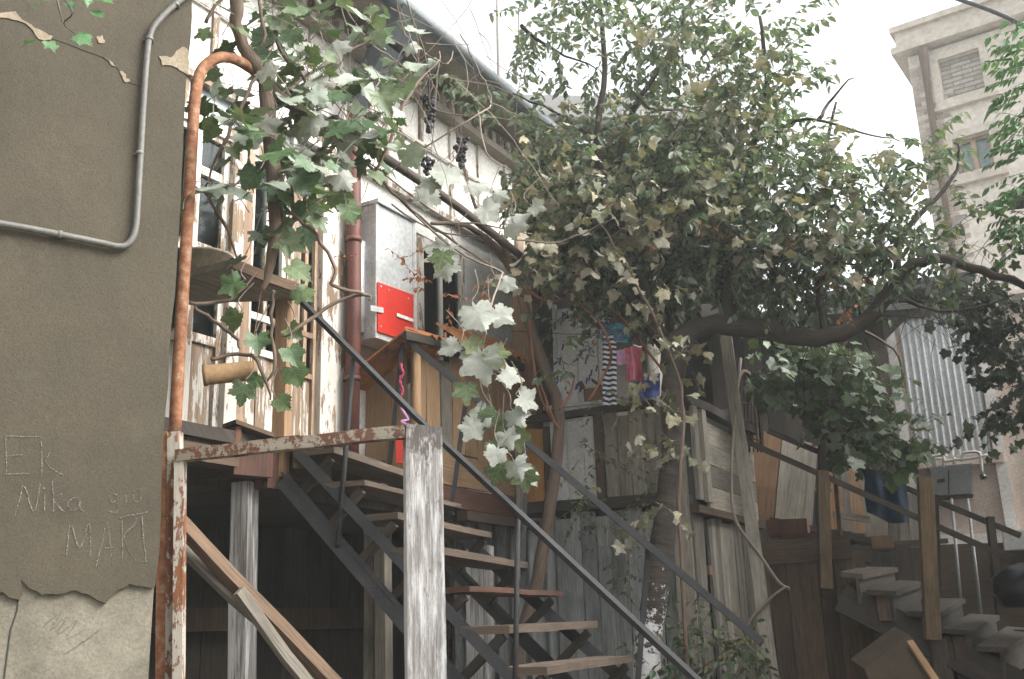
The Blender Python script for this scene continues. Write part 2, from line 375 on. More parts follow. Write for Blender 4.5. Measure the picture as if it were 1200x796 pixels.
def trunkmat():
    m, t, b, o = nmat('limed trunk bark')
    g = noise_n(t, uvmap(t, 26, 5), 1.0, 6, 0.65)
    c = ramp(t, g, [(0.3, (0.02, 0.017, 0.014)), (0.55, (0.06, 0.049, 0.04)), (0.75, (0.10, 0.082, 0.066))])
    oc = objco(t)
    sx = t.nodes.new('ShaderNodeSeparateXYZ'); t.links.new(oc, sx.inputs[0])
    n = noise_n(t, oc, 16, 6, 0.75)
    md = t.nodes.new('ShaderNodeMath'); md.operation = 'MULTIPLY_ADD'          # flakes thin out with height
    t.links.new(sx.outputs[2], md.inputs[0]); md.inputs[1].default_value = -0.45; md.inputs[2].default_value = 0.73
    ad = t.nodes.new('ShaderNodeMath'); ad.operation = 'MULTIPLY_ADD'
    t.links.new(n, ad.inputs[0]); ad.inputs[1].default_value = 1.0
    mn = t.nodes.new('ShaderNodeMath'); mn.operation = 'MINIMUM'
    t.links.new(md.outputs[0], mn.inputs[0]); mn.inputs[1].default_value = 0.10
    t.links.new(mn.outputs[0], ad.inputs[2])
    mask = ramp(t, ad.outputs[0], [(0.5, (0, 0, 0)), (0.53, (1, 1, 1))])
    c = mixc(t, mask, c, (0.62, 0.61, 0.6))
    t.links.new(c, b.inputs['Base Color']); b.inputs['Roughness'].default_value = 0.95
    bump(t, b, g, 0.9, 0.012)
    return m
M['trunk'] = trunkmat()
M['l_grape'] = leafmat('grape leaves', [(0.035, 0.075, 0.025), (0.05, 0.105, 0.035), (0.085, 0.13, 0.045), (0.11, 0.15, 0.07)], (0.27, 0.315, 0.25), 0.25)
M['l_pale'] = leafmat('dried grape leaves', [(0.11, 0.125, 0.07), (0.18, 0.185, 0.11), (0.25, 0.235, 0.15), (0.32, 0.28, 0.18)], (0.44, 0.42, 0.33), 0.25, 0.7)
M['l_white'] = leafmat('downy pale leaves', [(0.07, 0.11, 0.045), (0.10, 0.14, 0.055), (0.13, 0.16, 0.07)], (0.38, 0.40, 0.35), 0.3, 0.75)
M['l_tree'] = leafmat('tree leaves', [(0.036, 0.074, 0.037), (0.058, 0.108, 0.05), (0.10, 0.15, 0.074), (0.18, 0.205, 0.115), (0.27, 0.18, 0.07)], (0.28, 0.345, 0.26), 0.4, 0.36)
M['l_creep'] = leafmat('creeper leaves', [(0.03, 0.07, 0.03), (0.045, 0.09, 0.035), (0.09, 0.12, 0.04), (0.3, 0.17, 0.05)], (0.16, 0.2, 0.12), 0.25)
M['l_bright'] = leafmat('bright green leaves', [(0.05, 0.14, 0.05), (0.065, 0.18, 0.065), (0.1, 0.22, 0.08)], (0.2, 0.3, 0.17), 0.35)
M['l_rust'] = leafmat('withered orange leaves', [(0.3, 0.085, 0.03), (0.36, 0.13, 0.05), (0.26, 0.1, 0.05)], (0.34, 0.14, 0.07), 0.25)
M['l_dark'] = leafmat('dark ivy leaves', [(0.012, 0.026, 0.012), (0.02, 0.04, 0.018), (0.035, 0.05, 0.02)], (0.07, 0.085, 0.05), 0.15)

# ---------------------------------------------------------------- objects, parts, labels
ORG = {}
def setp(o, label=None, cat=None, group=None, kind=None):
    for k, v in (('label', label), ('category', cat), ('group', group), ('kind', kind)):
        if v: o[k] = v
    return o
def thing(name, label, cat, base, group=None):
    o = bpy.data.objects.new(name, None)
    o.empty_display_size = 0.1
    o.location = base
    COL.objects.link(o)
    ORG[o.name] = V(base)
    return setp(o, label, cat, group)

class MB:
    def __init__(s):
        s.v = []; s.f = []; s.uv = []; s.r = []; s.smooth = []; s.crumple = 1.0
    def face(s, idx, uvs, rnd, sm=False):
        s.f.append(idx); s.uv.extend(uvs); s.r.append(rnd); s.smooth.append(sm)
    def hexa(s, c, rnd=None, u0=None):
        """c: 8 corners, bottom ring then top ring; u runs from ring to ring"""
        i = len(s.v); s.v.extend(V(p) for p in c)
        rnd = random.random() if rnd is None else rnd
        u0 = random.uniform(0, 50) if u0 is None else u0
        v0 = random.uniform(0, 50)
        L = ((c[4] - c[0]).length)
        per = [0]
        for k in range(4): per.append(per[-1] + (V(c[(k + 1) % 4]) - V(c[k])).length)
        for k in range(4):
            j = (k + 1) % 4
            s.face([i + k, i + j, i + 4 + j, i + 4 + k], [(u0, v0 + per[k]), (u0, v0 + per[k + 1]), (u0 + L, v0 + per[k + 1]), (u0 + L, v0 + per[k])], rnd)
        for ring in ([3, 2, 1, 0], [4, 5, 6, 7]):
            s.face([i + k for k in ring], [(u0 + (0 if k % 4 in (0, 3) else per[1]) * .3, v0 + (0 if k % 4 in (0, 1) else per[2] - per[1])) for k in ring], rnd)
        return s
    def board(s, a, b, w, t, n, warp=0.0, seg=1, taper=1.0, jag=0.0):
        """plank from a to b, width w across, thickness t along n"""
        a = V(a); b = V(b); ax = (b - a); L = ax.length; ax.normalize()
        n = V(n); n = (n - ax * n.dot(ax)).normalized()
        sd = ax.cross(n)
        rnd = random.random(); u0 = random.uniform(0, 50); v0 = random.uniform(0, 50)
        if warp and seg == 1: seg = 4
        per = [0, w, w + t, 2 * w + t, 2 * w + 2 * t]
        i0 = len(s.v)
        for k in range(seg + 1):
            q = k / seg
            c = a + ax * (L * q)
            if warp:
                c = c + n * (random.uniform(-1, 1) * warp) + sd * (random.uniform(-1, 1) * warp)
            ww = w * (1 + (taper - 1) * q) / 2
            if k in (0, seg) and jag: d = [ax * random.uniform(-jag, jag) for _ in range(2)]
            else: d = [V((0, 0, 0))] * 2
            s.v.extend([c - sd * ww - n * t / 2 + d[0], c + sd * ww - n * t / 2 + d[1], c + sd * ww + n * t / 2 + d[1], c - sd * ww + n * t / 2 + d[0]])
        for k in range(seg):
            for m in range(4):
                j = (m + 1) % 4; p = i0 + 4 * k; ua = u0 + L * k / seg; ub = u0 + L * (k + 1) / seg
                s.face([p + m, p + j, p + 4 + j, p + 4 + m], [(ua, v0 + per[m]), (ua, v0 + per[m + 1]), (ub, v0 + per[m + 1]), (ub, v0 + per[m])], rnd)
        e = i0 + 4 * seg
        s.face([i0 + 3, i0 + 2, i0 + 1, i0], [(u0, v0), (u0 + t, v0), (u0 + t, v0 + w), (u0, v0 + w)], rnd)
        s.face([e, e + 1, e + 2, e + 3], [(u0, v0), (u0, v0 + w), (u0 + t, v0 + w), (u0 + t, v0)], rnd)
        return s
    def tube(s, pts, r, n=6, rnd=None, cap=True):
        pts = [V(p) for p in pts]
        if not isinstance(r, (list, tuple)): r = [r] * len(pts)
        rnd = random.random() if rnd is None else rnd
        u = random.uniform(0, 50); v0 = random.uniform(0, 50)
        i0 = len(s.v); prev = None; us = []
        for k, p in enumerate(pts):
            d = (pts[min(k + 1, len(pts) - 1)] - pts[max(k - 1, 0)])
            if d.length < 1e-9: d = V((0, 0, 1))
            d.normalize()
            if prev is None:
                x = d.orthogonal().normalized()
            else:
                x = prev - d * prev.dot(d)
                x = x.normalized() if x.length > 1e-6 else d.orthogonal().normalized()
            prev = x; y = d.cross(x)
            if k: u += (p - pts[k - 1]).length
            us.append(u)
            for m in range(n):
                an = 2 * math.pi * (m + 0.5) / n
                s.v.append(p + (x * math.cos(an) + y * math.sin(an)) * r[k])
        for k in range(len(pts) - 1):
            for m in range(n):
                j = (m + 1) % n; a = i0 + k * n
                c = 2 * math.pi * max(r[k], 0.004) / n
                s.face([a + m, a + j, a + n + j, a + n + m], [(us[k], v0 + m * c), (us[k], v0 + (m + 1) * c), (us[k + 1], v0 + (m + 1) * c), (us[k + 1], v0 + m * c)], rnd, n > 4)
        if cap:
            e = i0 + (len(pts) - 1) * n
            s.face([i0 + m for m in reversed(range(n))], [(us[0], v0)] * n, rnd)
            s.face([e + m for m in range(n)], [(us[-1], v0)] * n, rnd)
        return s
    def slab(s, pts, d, rnd=None, uax=None):
        """polygon (ordered points) pushed along d"""
        pts = [V(p) for p in pts]; d = V(d); n = len(pts); i = len(s.v)
        nn = V((0, 0, 0))
        for k in range(n): nn += pts[k].cross(pts[(k + 1) % n])
        if nn.dot(d) > 0: pts.reverse()
        s.v.extend(pts); s.v.extend(p + d for p in pts)
        rnd = random.random() if rnd is None else rnd
        e = V(uax).normalized() if uax else (pts[1] - pts[0]).normalized()
        g = d.normalized().cross(e)
        o = (random.uniform(0, 50), random.uniform(0, 50))
        U = [(o[0] + p.dot(e), o[1] + p.dot(g)) for p in pts]
        s.face(list(range(i, i + n)), U, rnd)
        s.face([i + n + k for k in reversed(range(n))], list(reversed(U)), rnd)
        for k in range(n):
            j = (k + 1) % n; t = d.length
            s.face([i + j, i + k, i + n + k, i + n + j], [U[j], U[k], (U[k][0], U[k][1] + t), (U[j][0], U[j][1] + t)], rnd)
        return s
    def ribs(s, a, du, dv, amp, pitch, n, rnd=None, jitter=0.0, trap=False):
        """corrugated sheet from corner a, ribs running along dv and repeating along du"""
        a = V(a); du = V(du); dv = V(dv); n = V(n).normalized()
        L = du.length; H = dv.length; rnd = random.random() if rnd is None else rnd
        xs = []; x = 0.0
        per = 8
        while x < L:
            pp = pitch * (1 + random.uniform(-jitter, jitter))
            for k in range(per):
                h = math.sin(2 * math.pi * k / per)
                if trap: h = max(-1, min(1, h * 2.2))
                if x + pp * k / per <= L: xs.append((x + pp * k / per, h * amp))
            x += pp
        xs.append((L, 0))
        i = len(s.v); o = random.uniform(0, 50); rows = 5
        for r_ in range(rows):
            for x, h in xs:
                wob = noise.noise(V((x * 2.1 + o, r_ * 0.9, o))) * amp * 0.5
                s.v.append(a + du * (x / L) + n * (h + wob) + dv * (r_ / (rows - 1)))
        nx = len(xs)
        for r_ in range(rows - 1):
            for k in range(nx - 1):
                va = H * r_ / (rows - 1); vb = H * (r_ + 1) / (rows - 1)
                s.face([i + r_ * nx + k, i + r_ * nx + k + 1, i + (r_ + 1) * nx + k + 1, i + (r_ + 1) * nx + k],
                       [(va, xs[k][0] + o), (va, xs[k + 1][0] + o), (vb, xs[k + 1][0] + o), (vb, xs[k][0] + o)], rnd, True)
        return s
    def cloth(s, a, du, dv, n, amp, nu=10, nv=8, droop=0.0):
        a = V(a); du = V(du); dv = V(dv); n = V(n); i = len(s.v); o = random.uniform(0, 30)
        for r_ in range(nv + 1):
            for c in range(nu + 1):
                u = c / nu; v = r_ / nv
                h = noise.noise(V((u * 4 + o, v * 1.3, o))) * amp + math.sin(u * 11 + o) * amp * 0.4
                edge = noise.noise(V((u * 3, v * 3 + o, 1.0))) * 0.03
                s.v.append(a + du * (u + edge) + dv * v + n * h * (0.3 + v) + V((0, 0, -droop * math.sin(math.pi * u) * v)))
        for r_ in range(nv):
            for c in range(nu):
                q = i + r_ * (nu + 1) + c
                uv = [(c / nu * du.length, r_ / nv * dv.length), ((c + 1) / nu * du.length, r_ / nv * dv.length), ((c + 1) / nu * du.length, (r_ + 1) / nv * dv.length), (c / nu * du.length, (r_ + 1) / nv * dv.length)]
                s.face([q, q + 1, q + nu + 2, q + nu + 1], [(y, x) for x, y in uv], 0.5, True)
        return s
    def lathe(s, c, prof, n=20, rnd=0.5):
        c = V(c); i = len(s.v)
        for r_, z in prof:
            for k in range(n):
                an = 2 * math.pi * k / n
                s.v.append(c + V((math.cos(an) * r_, math.sin(an) * r_, z)))
        for j in range(len(prof) - 1):
            for k in range(n):
                m = (k + 1) % n
                s.face([i + j * n + k, i + j * n + m, i + (j + 1) * n + m, i + (j + 1) * n + k], [(k / n, j)] * 4, rnd, True)
        return s
    # ---- leaves
    GRS = []
    for _dp in (0.7, 1.0, 1.35):
        _l = []
        for _k in range(21):
            _f = 8.3 * (20 - _k) + 3          # degrees from the tip, base first
            _r = .405 - .045 * _dp + _dp * (.20 * math.exp(-(_f / 19) ** 2) + .16 * math.exp(-((_f - 66) / 17) ** 2) + .12 * math.exp(-((_f - 122) / 18) ** 2)) - (.12 if _f > 160 else 0) + (.026 if _k % 2 else -.026)
            _l.append((_r * math.sin(math.radians(_f)), .38 + _r * math.cos(math.radians(_f))))
        GRS.append(_l)
    def grape(s, p, tip, nrm, size, rnd):
        GR = random.choice(s.GRS)
        p = V(p); y = V(tip).normalized(); z = V(nrm); z = z - y * z.dot(y)
        z = z.normalized() if z.length > 1e-5 else y.orthogonal().normalized()
        x = y.cross(z)
        cr_ = s.crumple; cup = random.uniform(-0.5, 0.5) * cr_; curl = random.uniform(-0.75, 0.15) * cr_; asym = random.uniform(-.2, .2); w1 = random.uniform(0, 6); w2 = random.uniform(.05, .12) * cr_
        def pt(a, b):
            zz = cup * a * a * 1.3 + curl * b * b * 0.5 + 0.16 * abs(a) + asym * a + w2 * math.sin(7 * a + w1) * (abs(a) + .2) + w2 * math.sin(8 * b + w1 * 2) * abs(a)
            return p + (x * a + y * b + z * zz) * size
        i = len(s.v)
        s.v.append(pt(0, 0)); s.v.append(pt(0, 0.38)); s.v.append(pt(0, 1.0))
        side = []
        for sg in (1, -1):
            ids = []
            for a, b in GR:
                j = random.uniform(0.93, 1.07)
                ids.append(len(s.v)); s.v.append(pt(a * sg * j, 0.3 + (b - 0.3) * j))
            side.append(ids)
        for sg, ids in ((1, side[0]), (-1, side[1])):
            ring = [i] + ids + [i + 2]
            uvr = [(0, 0)] + [(sg * a, b) for a, b in GR] + [(0, 1)]
            for k in range(len(ring) - 1):
                tri = [i + 1, ring[k], ring[k + 1]]; uv = [(0, 0.38), uvr[k], uvr[k + 1]]
                if sg < 0: tri.reverse(); uv.reverse()
                s.face(tri, uv, rnd, True)
    def oval(s, p, tip, nrm, size, rnd, wid=0.24):
        p = V(p); y = V(tip).normalized(); z = V(nrm); z = z - y * z.dot(y)
        z = z.normalized() if z.length > 1e-5 else y.orthogonal().normalized()
        x = y.cross(z); i = len(s.v)
        f = random.uniform(0.05, 0.25); cu = random.uniform(-0.3, 0.1)
        for a, b in ((0, 0), (wid, 0.3), (wid * 0.86, 0.65), (0, 1.0), (-wid * 0.86, 0.65), (-wid, 0.3)):
            s.v.append(p + (x * a + y * b + z * (abs(a) * f * 2 + cu * b * b)) * size)
        s.face([i, i + 1, i + 2, i + 3], [(0, 0), (wid, .3), (wid * .86, .65), (0, 1)], rnd, False)
        s.face([i, i + 3, i + 4, i + 5], [(0, 0), (0, 1), (-wid * .86, .65), (-wid, .3)], rnd, False)
    def build(s, name, mat, parent=None, label=None, cat=None, group=None, kind=None, origin=None):
        if parent is None:
            if origin is None:
                xs = [p.x for p in s.v]; ys = [p.y for p in s.v]; zs = [p.z for p in s.v]
                origin = V(((min(xs) + max(xs)) / 2, (min(ys) + max(ys)) / 2, min(zs)))
            org = V(origin)
        else:
            org = ORG[parent.name]
        me = bpy.data.meshes.new(name)
        me.from_pydata([tuple(p - org) for p in s.v], [], s.f)
        uvl = me.uv_layers.new(name='UVMap')
        flat = [c for q in s.uv for c in q]
        uvl.data.foreach_set('uv', flat)
        at = me.attributes.new('rnd', 'FLOAT', 'FACE')
        at.data.foreach_set('value', s.r)
        me.polygons.foreach_set('use_smooth', s.smooth)
        me.materials.append(M[mat] if isinstance(mat, str) else mat)
        me.update()
        o = bpy.data.objects.new(name, me)
        COL.objects.link(o)
        if parent is None: o.location = org
        else: o.parent = parent
        ORG[o.name] = org
        return setp(o, label, cat, group, kind)

def rv(a=1.0): return V((random.uniform(-a, a), random.uniform(-a, a), random.uniform(-a, a)))
def lerp(a, b, t): return a + (b - a) * t
def smooth_path(pts, n=4):
    """Catmull-Rom through the points"""
    pts = [V(p) for p in pts]; out = []
    for i in range(len(pts) - 1):
        p0 = pts[max(i - 1, 0)]; p1 = pts[i]; p2 = pts[i + 1]; p3 = pts[min(i + 2, len(pts) - 1)]
        for k in range(n):
            t = k / n
            out.append(0.5 * ((2 * p1) + (p2 - p0) * t + (2 * p0 - 5 * p1 + 4 * p2 - p3) * t * t + (3 * p1 - p0 - 3 * p2 + p3) * t ** 3))
    out.append(pts[-1])
    return out
def interp(vals, n):
    out = []
    for i in range(len(vals) - 1):
        for k in range(n): out.append(lerp(vals[i], vals[i + 1], k / n))
    return out + [vals[-1]]
def limb(mb, pts, radii, n=8, sub=4, wob=0.0):
    q = smooth_path(pts, sub)
    if wob: q = [p + rv(wob) for p in q]
    mb.tube(q, interp(radii, sub), n)
    return q
def spray(ml, mt, p, d, length, step, size, kind='oval', droop=0.4, tr=0.0025, spread=0.8, rlo=0.0, rhi=0.85, flip=0.0, face=None, bare=0.0):
    """a twig that droops, with leaves along it"""
    p = V(p); d = V(d).normalized(); k = max(2, int(length / 0.09)); pts = [p.copy()]
    sl = length / k
    for _ in range(k):
        d = (d + V((0, 0, -droop * sl * 2)) + rv(0.22)).normalized()
        pts.append(pts[-1] + d * sl)
    if mt is not None: mt.tube(pts, [tr * (1 - 0.6 * i / k) for i in range(k + 1)], 3, cap=False)
    if ml is None: return pts
    n = max(1, int(length / step)); sg = 1
    for i in range(n):
        q = (i + 0.7) / n * k; a = min(int(q), k - 1)
        c = pts[a].lerp(pts[a + 1], q - a)
        if random.random() < bare: continue
        ax = (pts[a + 1] - pts[a]).normalized()
        side = ax.cross(V((0, 0, 1)))
        side = side.normalized() if side.length > 1e-4 else V((1, 0, 0))
        sg = -sg
        tip = ax * 0.45 + side * sg * spread + V((0, 0, -0.35 - random.random() * 0.5)) + rv(0.45)
        nr = V((0, 0, 0.9)) + rv(0.8)
        if face is not None: nr = nr + V(face) * 0.9
        if random.random() < flip: nr = -nr
        sz = size * random.uniform(0.6, 1.25)
        if kind == 'grape':
            st = c + (tip.normalized() * 0.35 + rv(0.15)) * sz * 0.6
            if mt is not None: mt.tube([c, st], tr * 0.5, 3, cap=False)
            ml.grape(st, tip, nr, sz, lerp(rlo, rhi, random.random()))
        else:
            ml.oval(c, tip, nr, sz, lerp(rlo, rhi, random.random()), random.uniform(0.2, 0.3))
    return pts
def blob(ml, mt, px, py, rx, ry, Y, rY, n, out=0.5, **kw):
    """n sprays spread through an ellipsoid that the photo shows at px, py"""
    c = P(px, py, Y); ax = rx * Y / F_PX; az = ry * Y / F_PX
    length = kw.pop('length', 0.3)
    for _ in range(n):
        while True:
            q = rv(1)
            if q.length <= 1: break
        s_ = c + V((q.x * ax, q.y * rY, q.z * az))
        d = q * out + rv(0.7) + V((0, 0, 0.1))
        spray(ml, mt, s_, d, length * random.uniform(0.6, 1.3), **kw)

# ================================================================ SETTING
hm = bpy.data.materials.new('glare_haze'); hm.use_nodes = True
hn = hm.node_tree; hn.nodes.clear()
hv = hn.nodes.new('ShaderNodeVolumePrincipled'); ho = hn.nodes.new('ShaderNodeOutputMaterial')
hv.inputs['Color'].default_value = (0.90, 0.96, 0.94, 1); hv.inputs['Density'].default_value = 0.0042; hv.inputs['Anisotropy'].default_value = 0.2
hn.links.new(hv.outputs[0], ho.inputs['Volume'])
M['glare_haze'] = hm
MB().slab([(-72, -32, -1.3), (72, -32, -1.3), (72, 82, -1.3), (-72, 82, -1.3)], (0, 0, 27)).build('glare_haze', 'glare_haze', kind='stuff')  # thin scattering box added to lift the blacks like film glare
MB().slab([(-70, -30, 0), (70, -30, 0), (70, 80, 0), (-70, 80, 0)], (0, 0, -0.3)).build('ground', 'ground', kind='structure')

# ---------------------------------------------------------------- stucco wall, left
def ragged(pts, depth, amp):
    out = list(pts)
    for _ in range(depth):
        nw = []
        for a, b in zip(out, out[1:]):
            m = ((a[0] + b[0]) / 2 + random.uniform(-amp, amp), (a[1] + b[1]) / 2 + random.uniform(-amp, amp))
            nw += [a, m]
        out = nw + [out[-1]]; amp *= 0.55
    return out
wall = thing('stucco_building', 'brown grey stucco house corner with chalk names and flaking plaster at its foot', 'building', LW.tz(0, 0, 0))
back = V((-LW.n.x, -LW.n.y, 0))
a = LW.tz(-6, 0, 0); b = LW.tz(0, 0, 0)
MB().slab([a, b, b + back * 1.75, a + back * 6], (0, 0, 6.5)).build('wall', 'plaster', wall)
edge = ragged([(-160, 700), (-70, 690), (-20, 712), (0, 694), (22, 704), (24, 678), (48, 698), (87, 692), (123, 708), (137, 692), (155, 686), (182, 688)], 3, 3.2)
coat = [LW.at(x, y, 0.0) for x, y in edge]
coat[-1] = LW.tz(0.0, coat[-1].z, 0)
rag_r = ragged([(0, coat[-1].z), (0, 2.6), (0, 3.3), (0, 4.0), (0, 5.2)], 3, 0.012)
coat += [LW.tz(min(t, 0.006), z, 0) for t, z in rag_r[1:]]
coat += [LW.tz(0, 6.52, 0), LW.tz(coat[0].y * 0 - 6, 6.52, 0), LW.tz(-6, coat[0].z, 0)]
MB().slab(coat, LW.n * 0.014).build('stucco_coat', 'stucco', wall)
pt = MB()
for pl in ([(-6, 15), (18, 14), (28, 25), (40, 33), (62, 43), (58, 47), (45, 46), (30, 28), (10, 22), (-6, 20)], [(113, 43), (120, 42), (123, 50), (115, 50)],
           [(122, 68), (128, 71), (136, 78), (132, 78)], [(140, 84), (145, 86), (147, 92), (152, 96), (146, 97)], [(186, 66), (200, 68), (214, 55), (221, 60), (221, 89), (208, 80), (190, 77)]):
    pl = ragged(pl + [pl[0]], 2, 1.6)[:-1]
    MB().slab([LW.at(x, y, 0.0145) for x, y in pl], LW.n * 0.003).build('bare_patch', 'patch', wall)
crk = MB()
crk.tube([LW.at(x, y, 0.0145) for x, y in ((60, 45), (80, 52), (100, 60), (122, 68))], 0.0014, 4)
crk.tube([LW.at(x, y, 0.0145) for x, y in ((136, 78), (141, 84))], 0.0014, 4)
crk.tube([LW.at(x, y, 0.0145) for x, y in ((150, 97), (165, 101))], 0.0012, 4)
crk.tube([LW.at(x, y, 0.001) for x, y in ((22, 690), (20, 715), (12, 740), (8, 770), (4, 800))], 0.0025, 4)
crk.build('crack', 'dark_in', wall)
ch = MB()
def g(x, y): return (x / 2.52, 480 + y / 2.52)
strokes = [[(18, 80), (18, 192)], [(18, 80), (122, 82)], [(20, 138), (68, 134)], [(18, 192), (86, 190)], [(122, 82), (123, 150), (122, 196)], [(146, 128), (136, 150), (146, 170), (186, 193)],
    [(42, 312), (58, 262), (70, 222), (86, 270), (102, 306), (112, 255), (118, 218)], [(130, 250), (131, 302)], [(130, 232), (132, 235)], [(155, 208), (158, 302)], [(186, 246), (161, 272), (190, 302)],
    [(232, 262), (212, 264), (200, 282), (212, 300), (230, 290), (234, 264), (238, 292), (248, 302)],
    [(346, 254), (332, 250), (324, 264), (334, 276), (346, 262), (349, 296), (338, 306), (324, 302)], [(372, 250), (372, 276)], [(364, 228), (366, 231)], [(396, 240), (394, 264), (404, 274), (416, 262), (418, 236), (406, 238)],
    [(196, 432), (208, 340), (235, 412), (262, 330), (268, 436)], [(282, 466), (302, 392), (316, 334), (326, 400), (334, 466)], [(292, 412), (338, 408)], [(360, 442), (360, 320)],
    [(352, 322), (396, 312), (398, 340), (366, 378), (402, 452)], [(396, 312), (436, 304)], [(418, 312), (430, 452)], [(418, 452), (440, 448)],
    [(130, 640), (180, 600), (150, 650), (200, 610), (170, 664), (230, 622), (190, 680), (250, 650)], [(190, 722), (240, 690), (290, 655)]]
for si, s_ in enumerate(strokes):
    q = smooth_path([LW.at(*g(x, y), 0.0148 if si < 24 else 0.0008) for x, y in s_], 4)
    q = [p + rv(0.0012) for p in q]
    ch.tube(q, 0.0021, 4)
    if si in (5, 11, 16, len(strokes) - 1):
        ch.build('chalk_name', 'chalk', wall); ch = MB()
cq = [LW.at(x, y, 0.032) for x, y in ((-180, 237), (0, 262), (110, 283), (140, 289), (152, 284), (159, 268), (162, 230), (169, 110), (173, 60), (176, 42), (183, 28), (205, 6), (240, -18))]
cond = thing('conduit', 'grey metal conduit bending up the stucco wall', 'pipe', cq[2])
MB().tube(smooth_path(cq, 4), 0.0105, 8).build('pipe', 'conduit', cond)
for (x, y) in ((70, 275), (164, 180), (175, 46), (206, 6)):
    p = LW.at(x, y, 0.03)
    MB().tube([p + LW.d * 0.018 * k - LW.n * 0.012 for k in (-1, 1)], 0.004, 4).tube([p + (V((0, 0, 1)) if x > 100 else LW.d) * .006 * k for k in (-1, 1)], 0.0135, 8).build('clip', 'conduit', cond)

# ---------------------------------------------------------------- timber house
house = thing('timber_house', 'old two storey timber house with peeling white boards and a glazed upper porch', 'building', FA.tz(0.3, 0, 0))
def fbox(mb, t0, t1, z0, z1, o0, o1, **k):
    c = [FA.tz(t0, z0, o0), FA.tz(t0, z0, o1), FA.tz(t1, z0, o1), FA.tz(t1, z0, o0)]
    return mb.hexa(c + [V((p.x, p.y, z1)) for p in c], **k)
OV = .44; GZ = FA.at(470, 12, OV).z
TE = 2.34
m_ = MB()
fbox(m_, -1.7, TE, 4.60, 5.75, -0.12, 0.0); fbox(m_, 0.16, TE, 4.36, 4.60, -0.12, 0.0)
fbox(m_, 0.16, 0.93, 2.5, 4.36, -0.12, 0.0); fbox(m_, 1.52, TE, 2.5, 4.36, -0.12, 0.0)
m_.build('wall_boarding', 'white_wall', house)
m_ = MB()
for t_ in (-1.42, -1.02, -0.62, -0.22, 0.18, 0.58, 0.98, 1.38, 1.78, 2.2):
    fbox(m_, t_ - 0.022, t_ + 0.022, 4.604, 5.42, 0.002, 0.02)
fbox(m_, -1.7, TE, 4.56, 4.602, 0.002, 0.045); fbox(m_, -1.7, TE, 5.05, 5.075, 0.0205, 0.03)
m_.build('batten', 'white_peel', house)
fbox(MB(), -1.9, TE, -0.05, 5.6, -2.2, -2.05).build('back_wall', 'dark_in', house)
m_ = MB()
fbox(m_, -1.9, TE, 2.36, 2.5, -2.04, -0.02)
m_.build('floor', 'dark_wood', house)
m_ = MB()
for t_ in [x * 0.24 for x in range(-8, 10)]:
    m_.board(FA.tz(t_, 0, -1.1), FA.tz(t_, 2.35, -1.1), 0.235, 0.03, FA.n, 0.006)
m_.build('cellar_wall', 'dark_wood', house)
m_ = MB()
for r_ in range(3):
    t_ = -1.9
    while t_ < 1.9:
        w_ = random.uniform(.22, .42); fbox(m_, t_, t_ + w_ - .02, r_ * .26, r_ * .26 + .24, -1.05 + random.uniform(-.03, .03), -.9 + random.uniform(-.03, .03)); t_ += w_
m_.build('stone_footing', 'mortar', house)
fbox(MB(), -1.9, 1.9, .80, .92, -1.06, -.94).build('cellar_beam', 'brown_wood', house)
fbox(MB(), -1.9, 1.9, 1.66, 1.80, -1.06, -.94).build('cellar_beam', 'brown_wood', house)
m_ = MB()
fbox(m_, TE - 0.02, TE + 0.14, 0, 5.6, -2.2, 0.03)
m_.build('corner_post', 'worn_peel', house)
# glazed porch bays
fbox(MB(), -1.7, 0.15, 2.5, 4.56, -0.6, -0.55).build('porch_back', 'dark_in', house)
m_ = MB(); fbox(m_, -1.6, -0.14, 4.375, 4.56, -0.03, -0.01); m_.build('transom_pane', 'sky_pane', house)
m_ = MB()
for t_ in (-1.2, -0.78, -0.35): fbox(m_, t_ - 0.014, t_ + 0.014, 4.376, 4.559, -0.009, 0.02)
fbox(m_, -1.7, -0.13, 4.30, 4.374, -0.02, 0.035)
m_.build('transom_frame', 'white_peel', house)
def bay(t0, t1, zs, fr, mull=None, paint='white_peel', panel='worn_peel', curtain=None, ajar=0.0):
    """a glazed bay: frame strips, panes between the z levels of zs, a boarded panel under them"""
    top = zs[-1]
    m = MB()
    for k, zz in enumerate(zs):
        fbox(m, t0 + fr, t1 - fr, zz - fr * 0.6, zz + fr * 0.6, -0.022, 0.018)
    fbox(m, t0, t0 + fr, 2.62, top + 0.03, -0.022, 0.02); fbox(m, t1 - fr, t1, 2.62, top + 0.03, -0.022, 0.02)
    if mull is not None: fbox(m, mull - 0.014, mull + 0.014, zs[0] + fr * .6, top - fr * .6, -0.02, 0.012)
    w_ = m.build('window_frame', paint, house)
    for lo, hi in zip(zs, zs[1:]):
        g_ = MB(); fbox(g_, t0 + fr, t1 - fr, lo + fr * 0.6, hi - fr * 0.6, -0.008, -0.003)
        g_.build('pane', 'glass', w_)
    if curtain:
        c_ = MB(); c_.cloth(FA.tz(t0 + fr, curtain[1], -0.1), FA.d * (t1 - t0 - 2 * fr), V((0, 0, curtain[0] - curtain[1])), FA.n, 0.03)
        c_.build('curtain', 'curtain', w_)
    m = MB(); n = max(2, int((t1 - t0 - 2 * fr) / 0.075)); wd = (t1 - t0 - 2 * fr) / n
    for k in range(n):
        fbox(m, t0 + fr + k * wd + .002, t0 + fr + (k + 1) * wd - .002, 2.64, zs[0] - fr * .6, -0.02, -0.002 + random.uniform(-.004, .003))
    m.build('lower_panel', panel, house)
bay(-1.62, -1.12, [3.10, 3.60, 4.29], 0.05, None, 'white_peel', 'worn_peel')
bay(-1.115, -0.87, [3.12, 3.62, 4.06, 4.29], 0.04, None, 'white_peel', 'worn_peel', (3.13, 3.6))
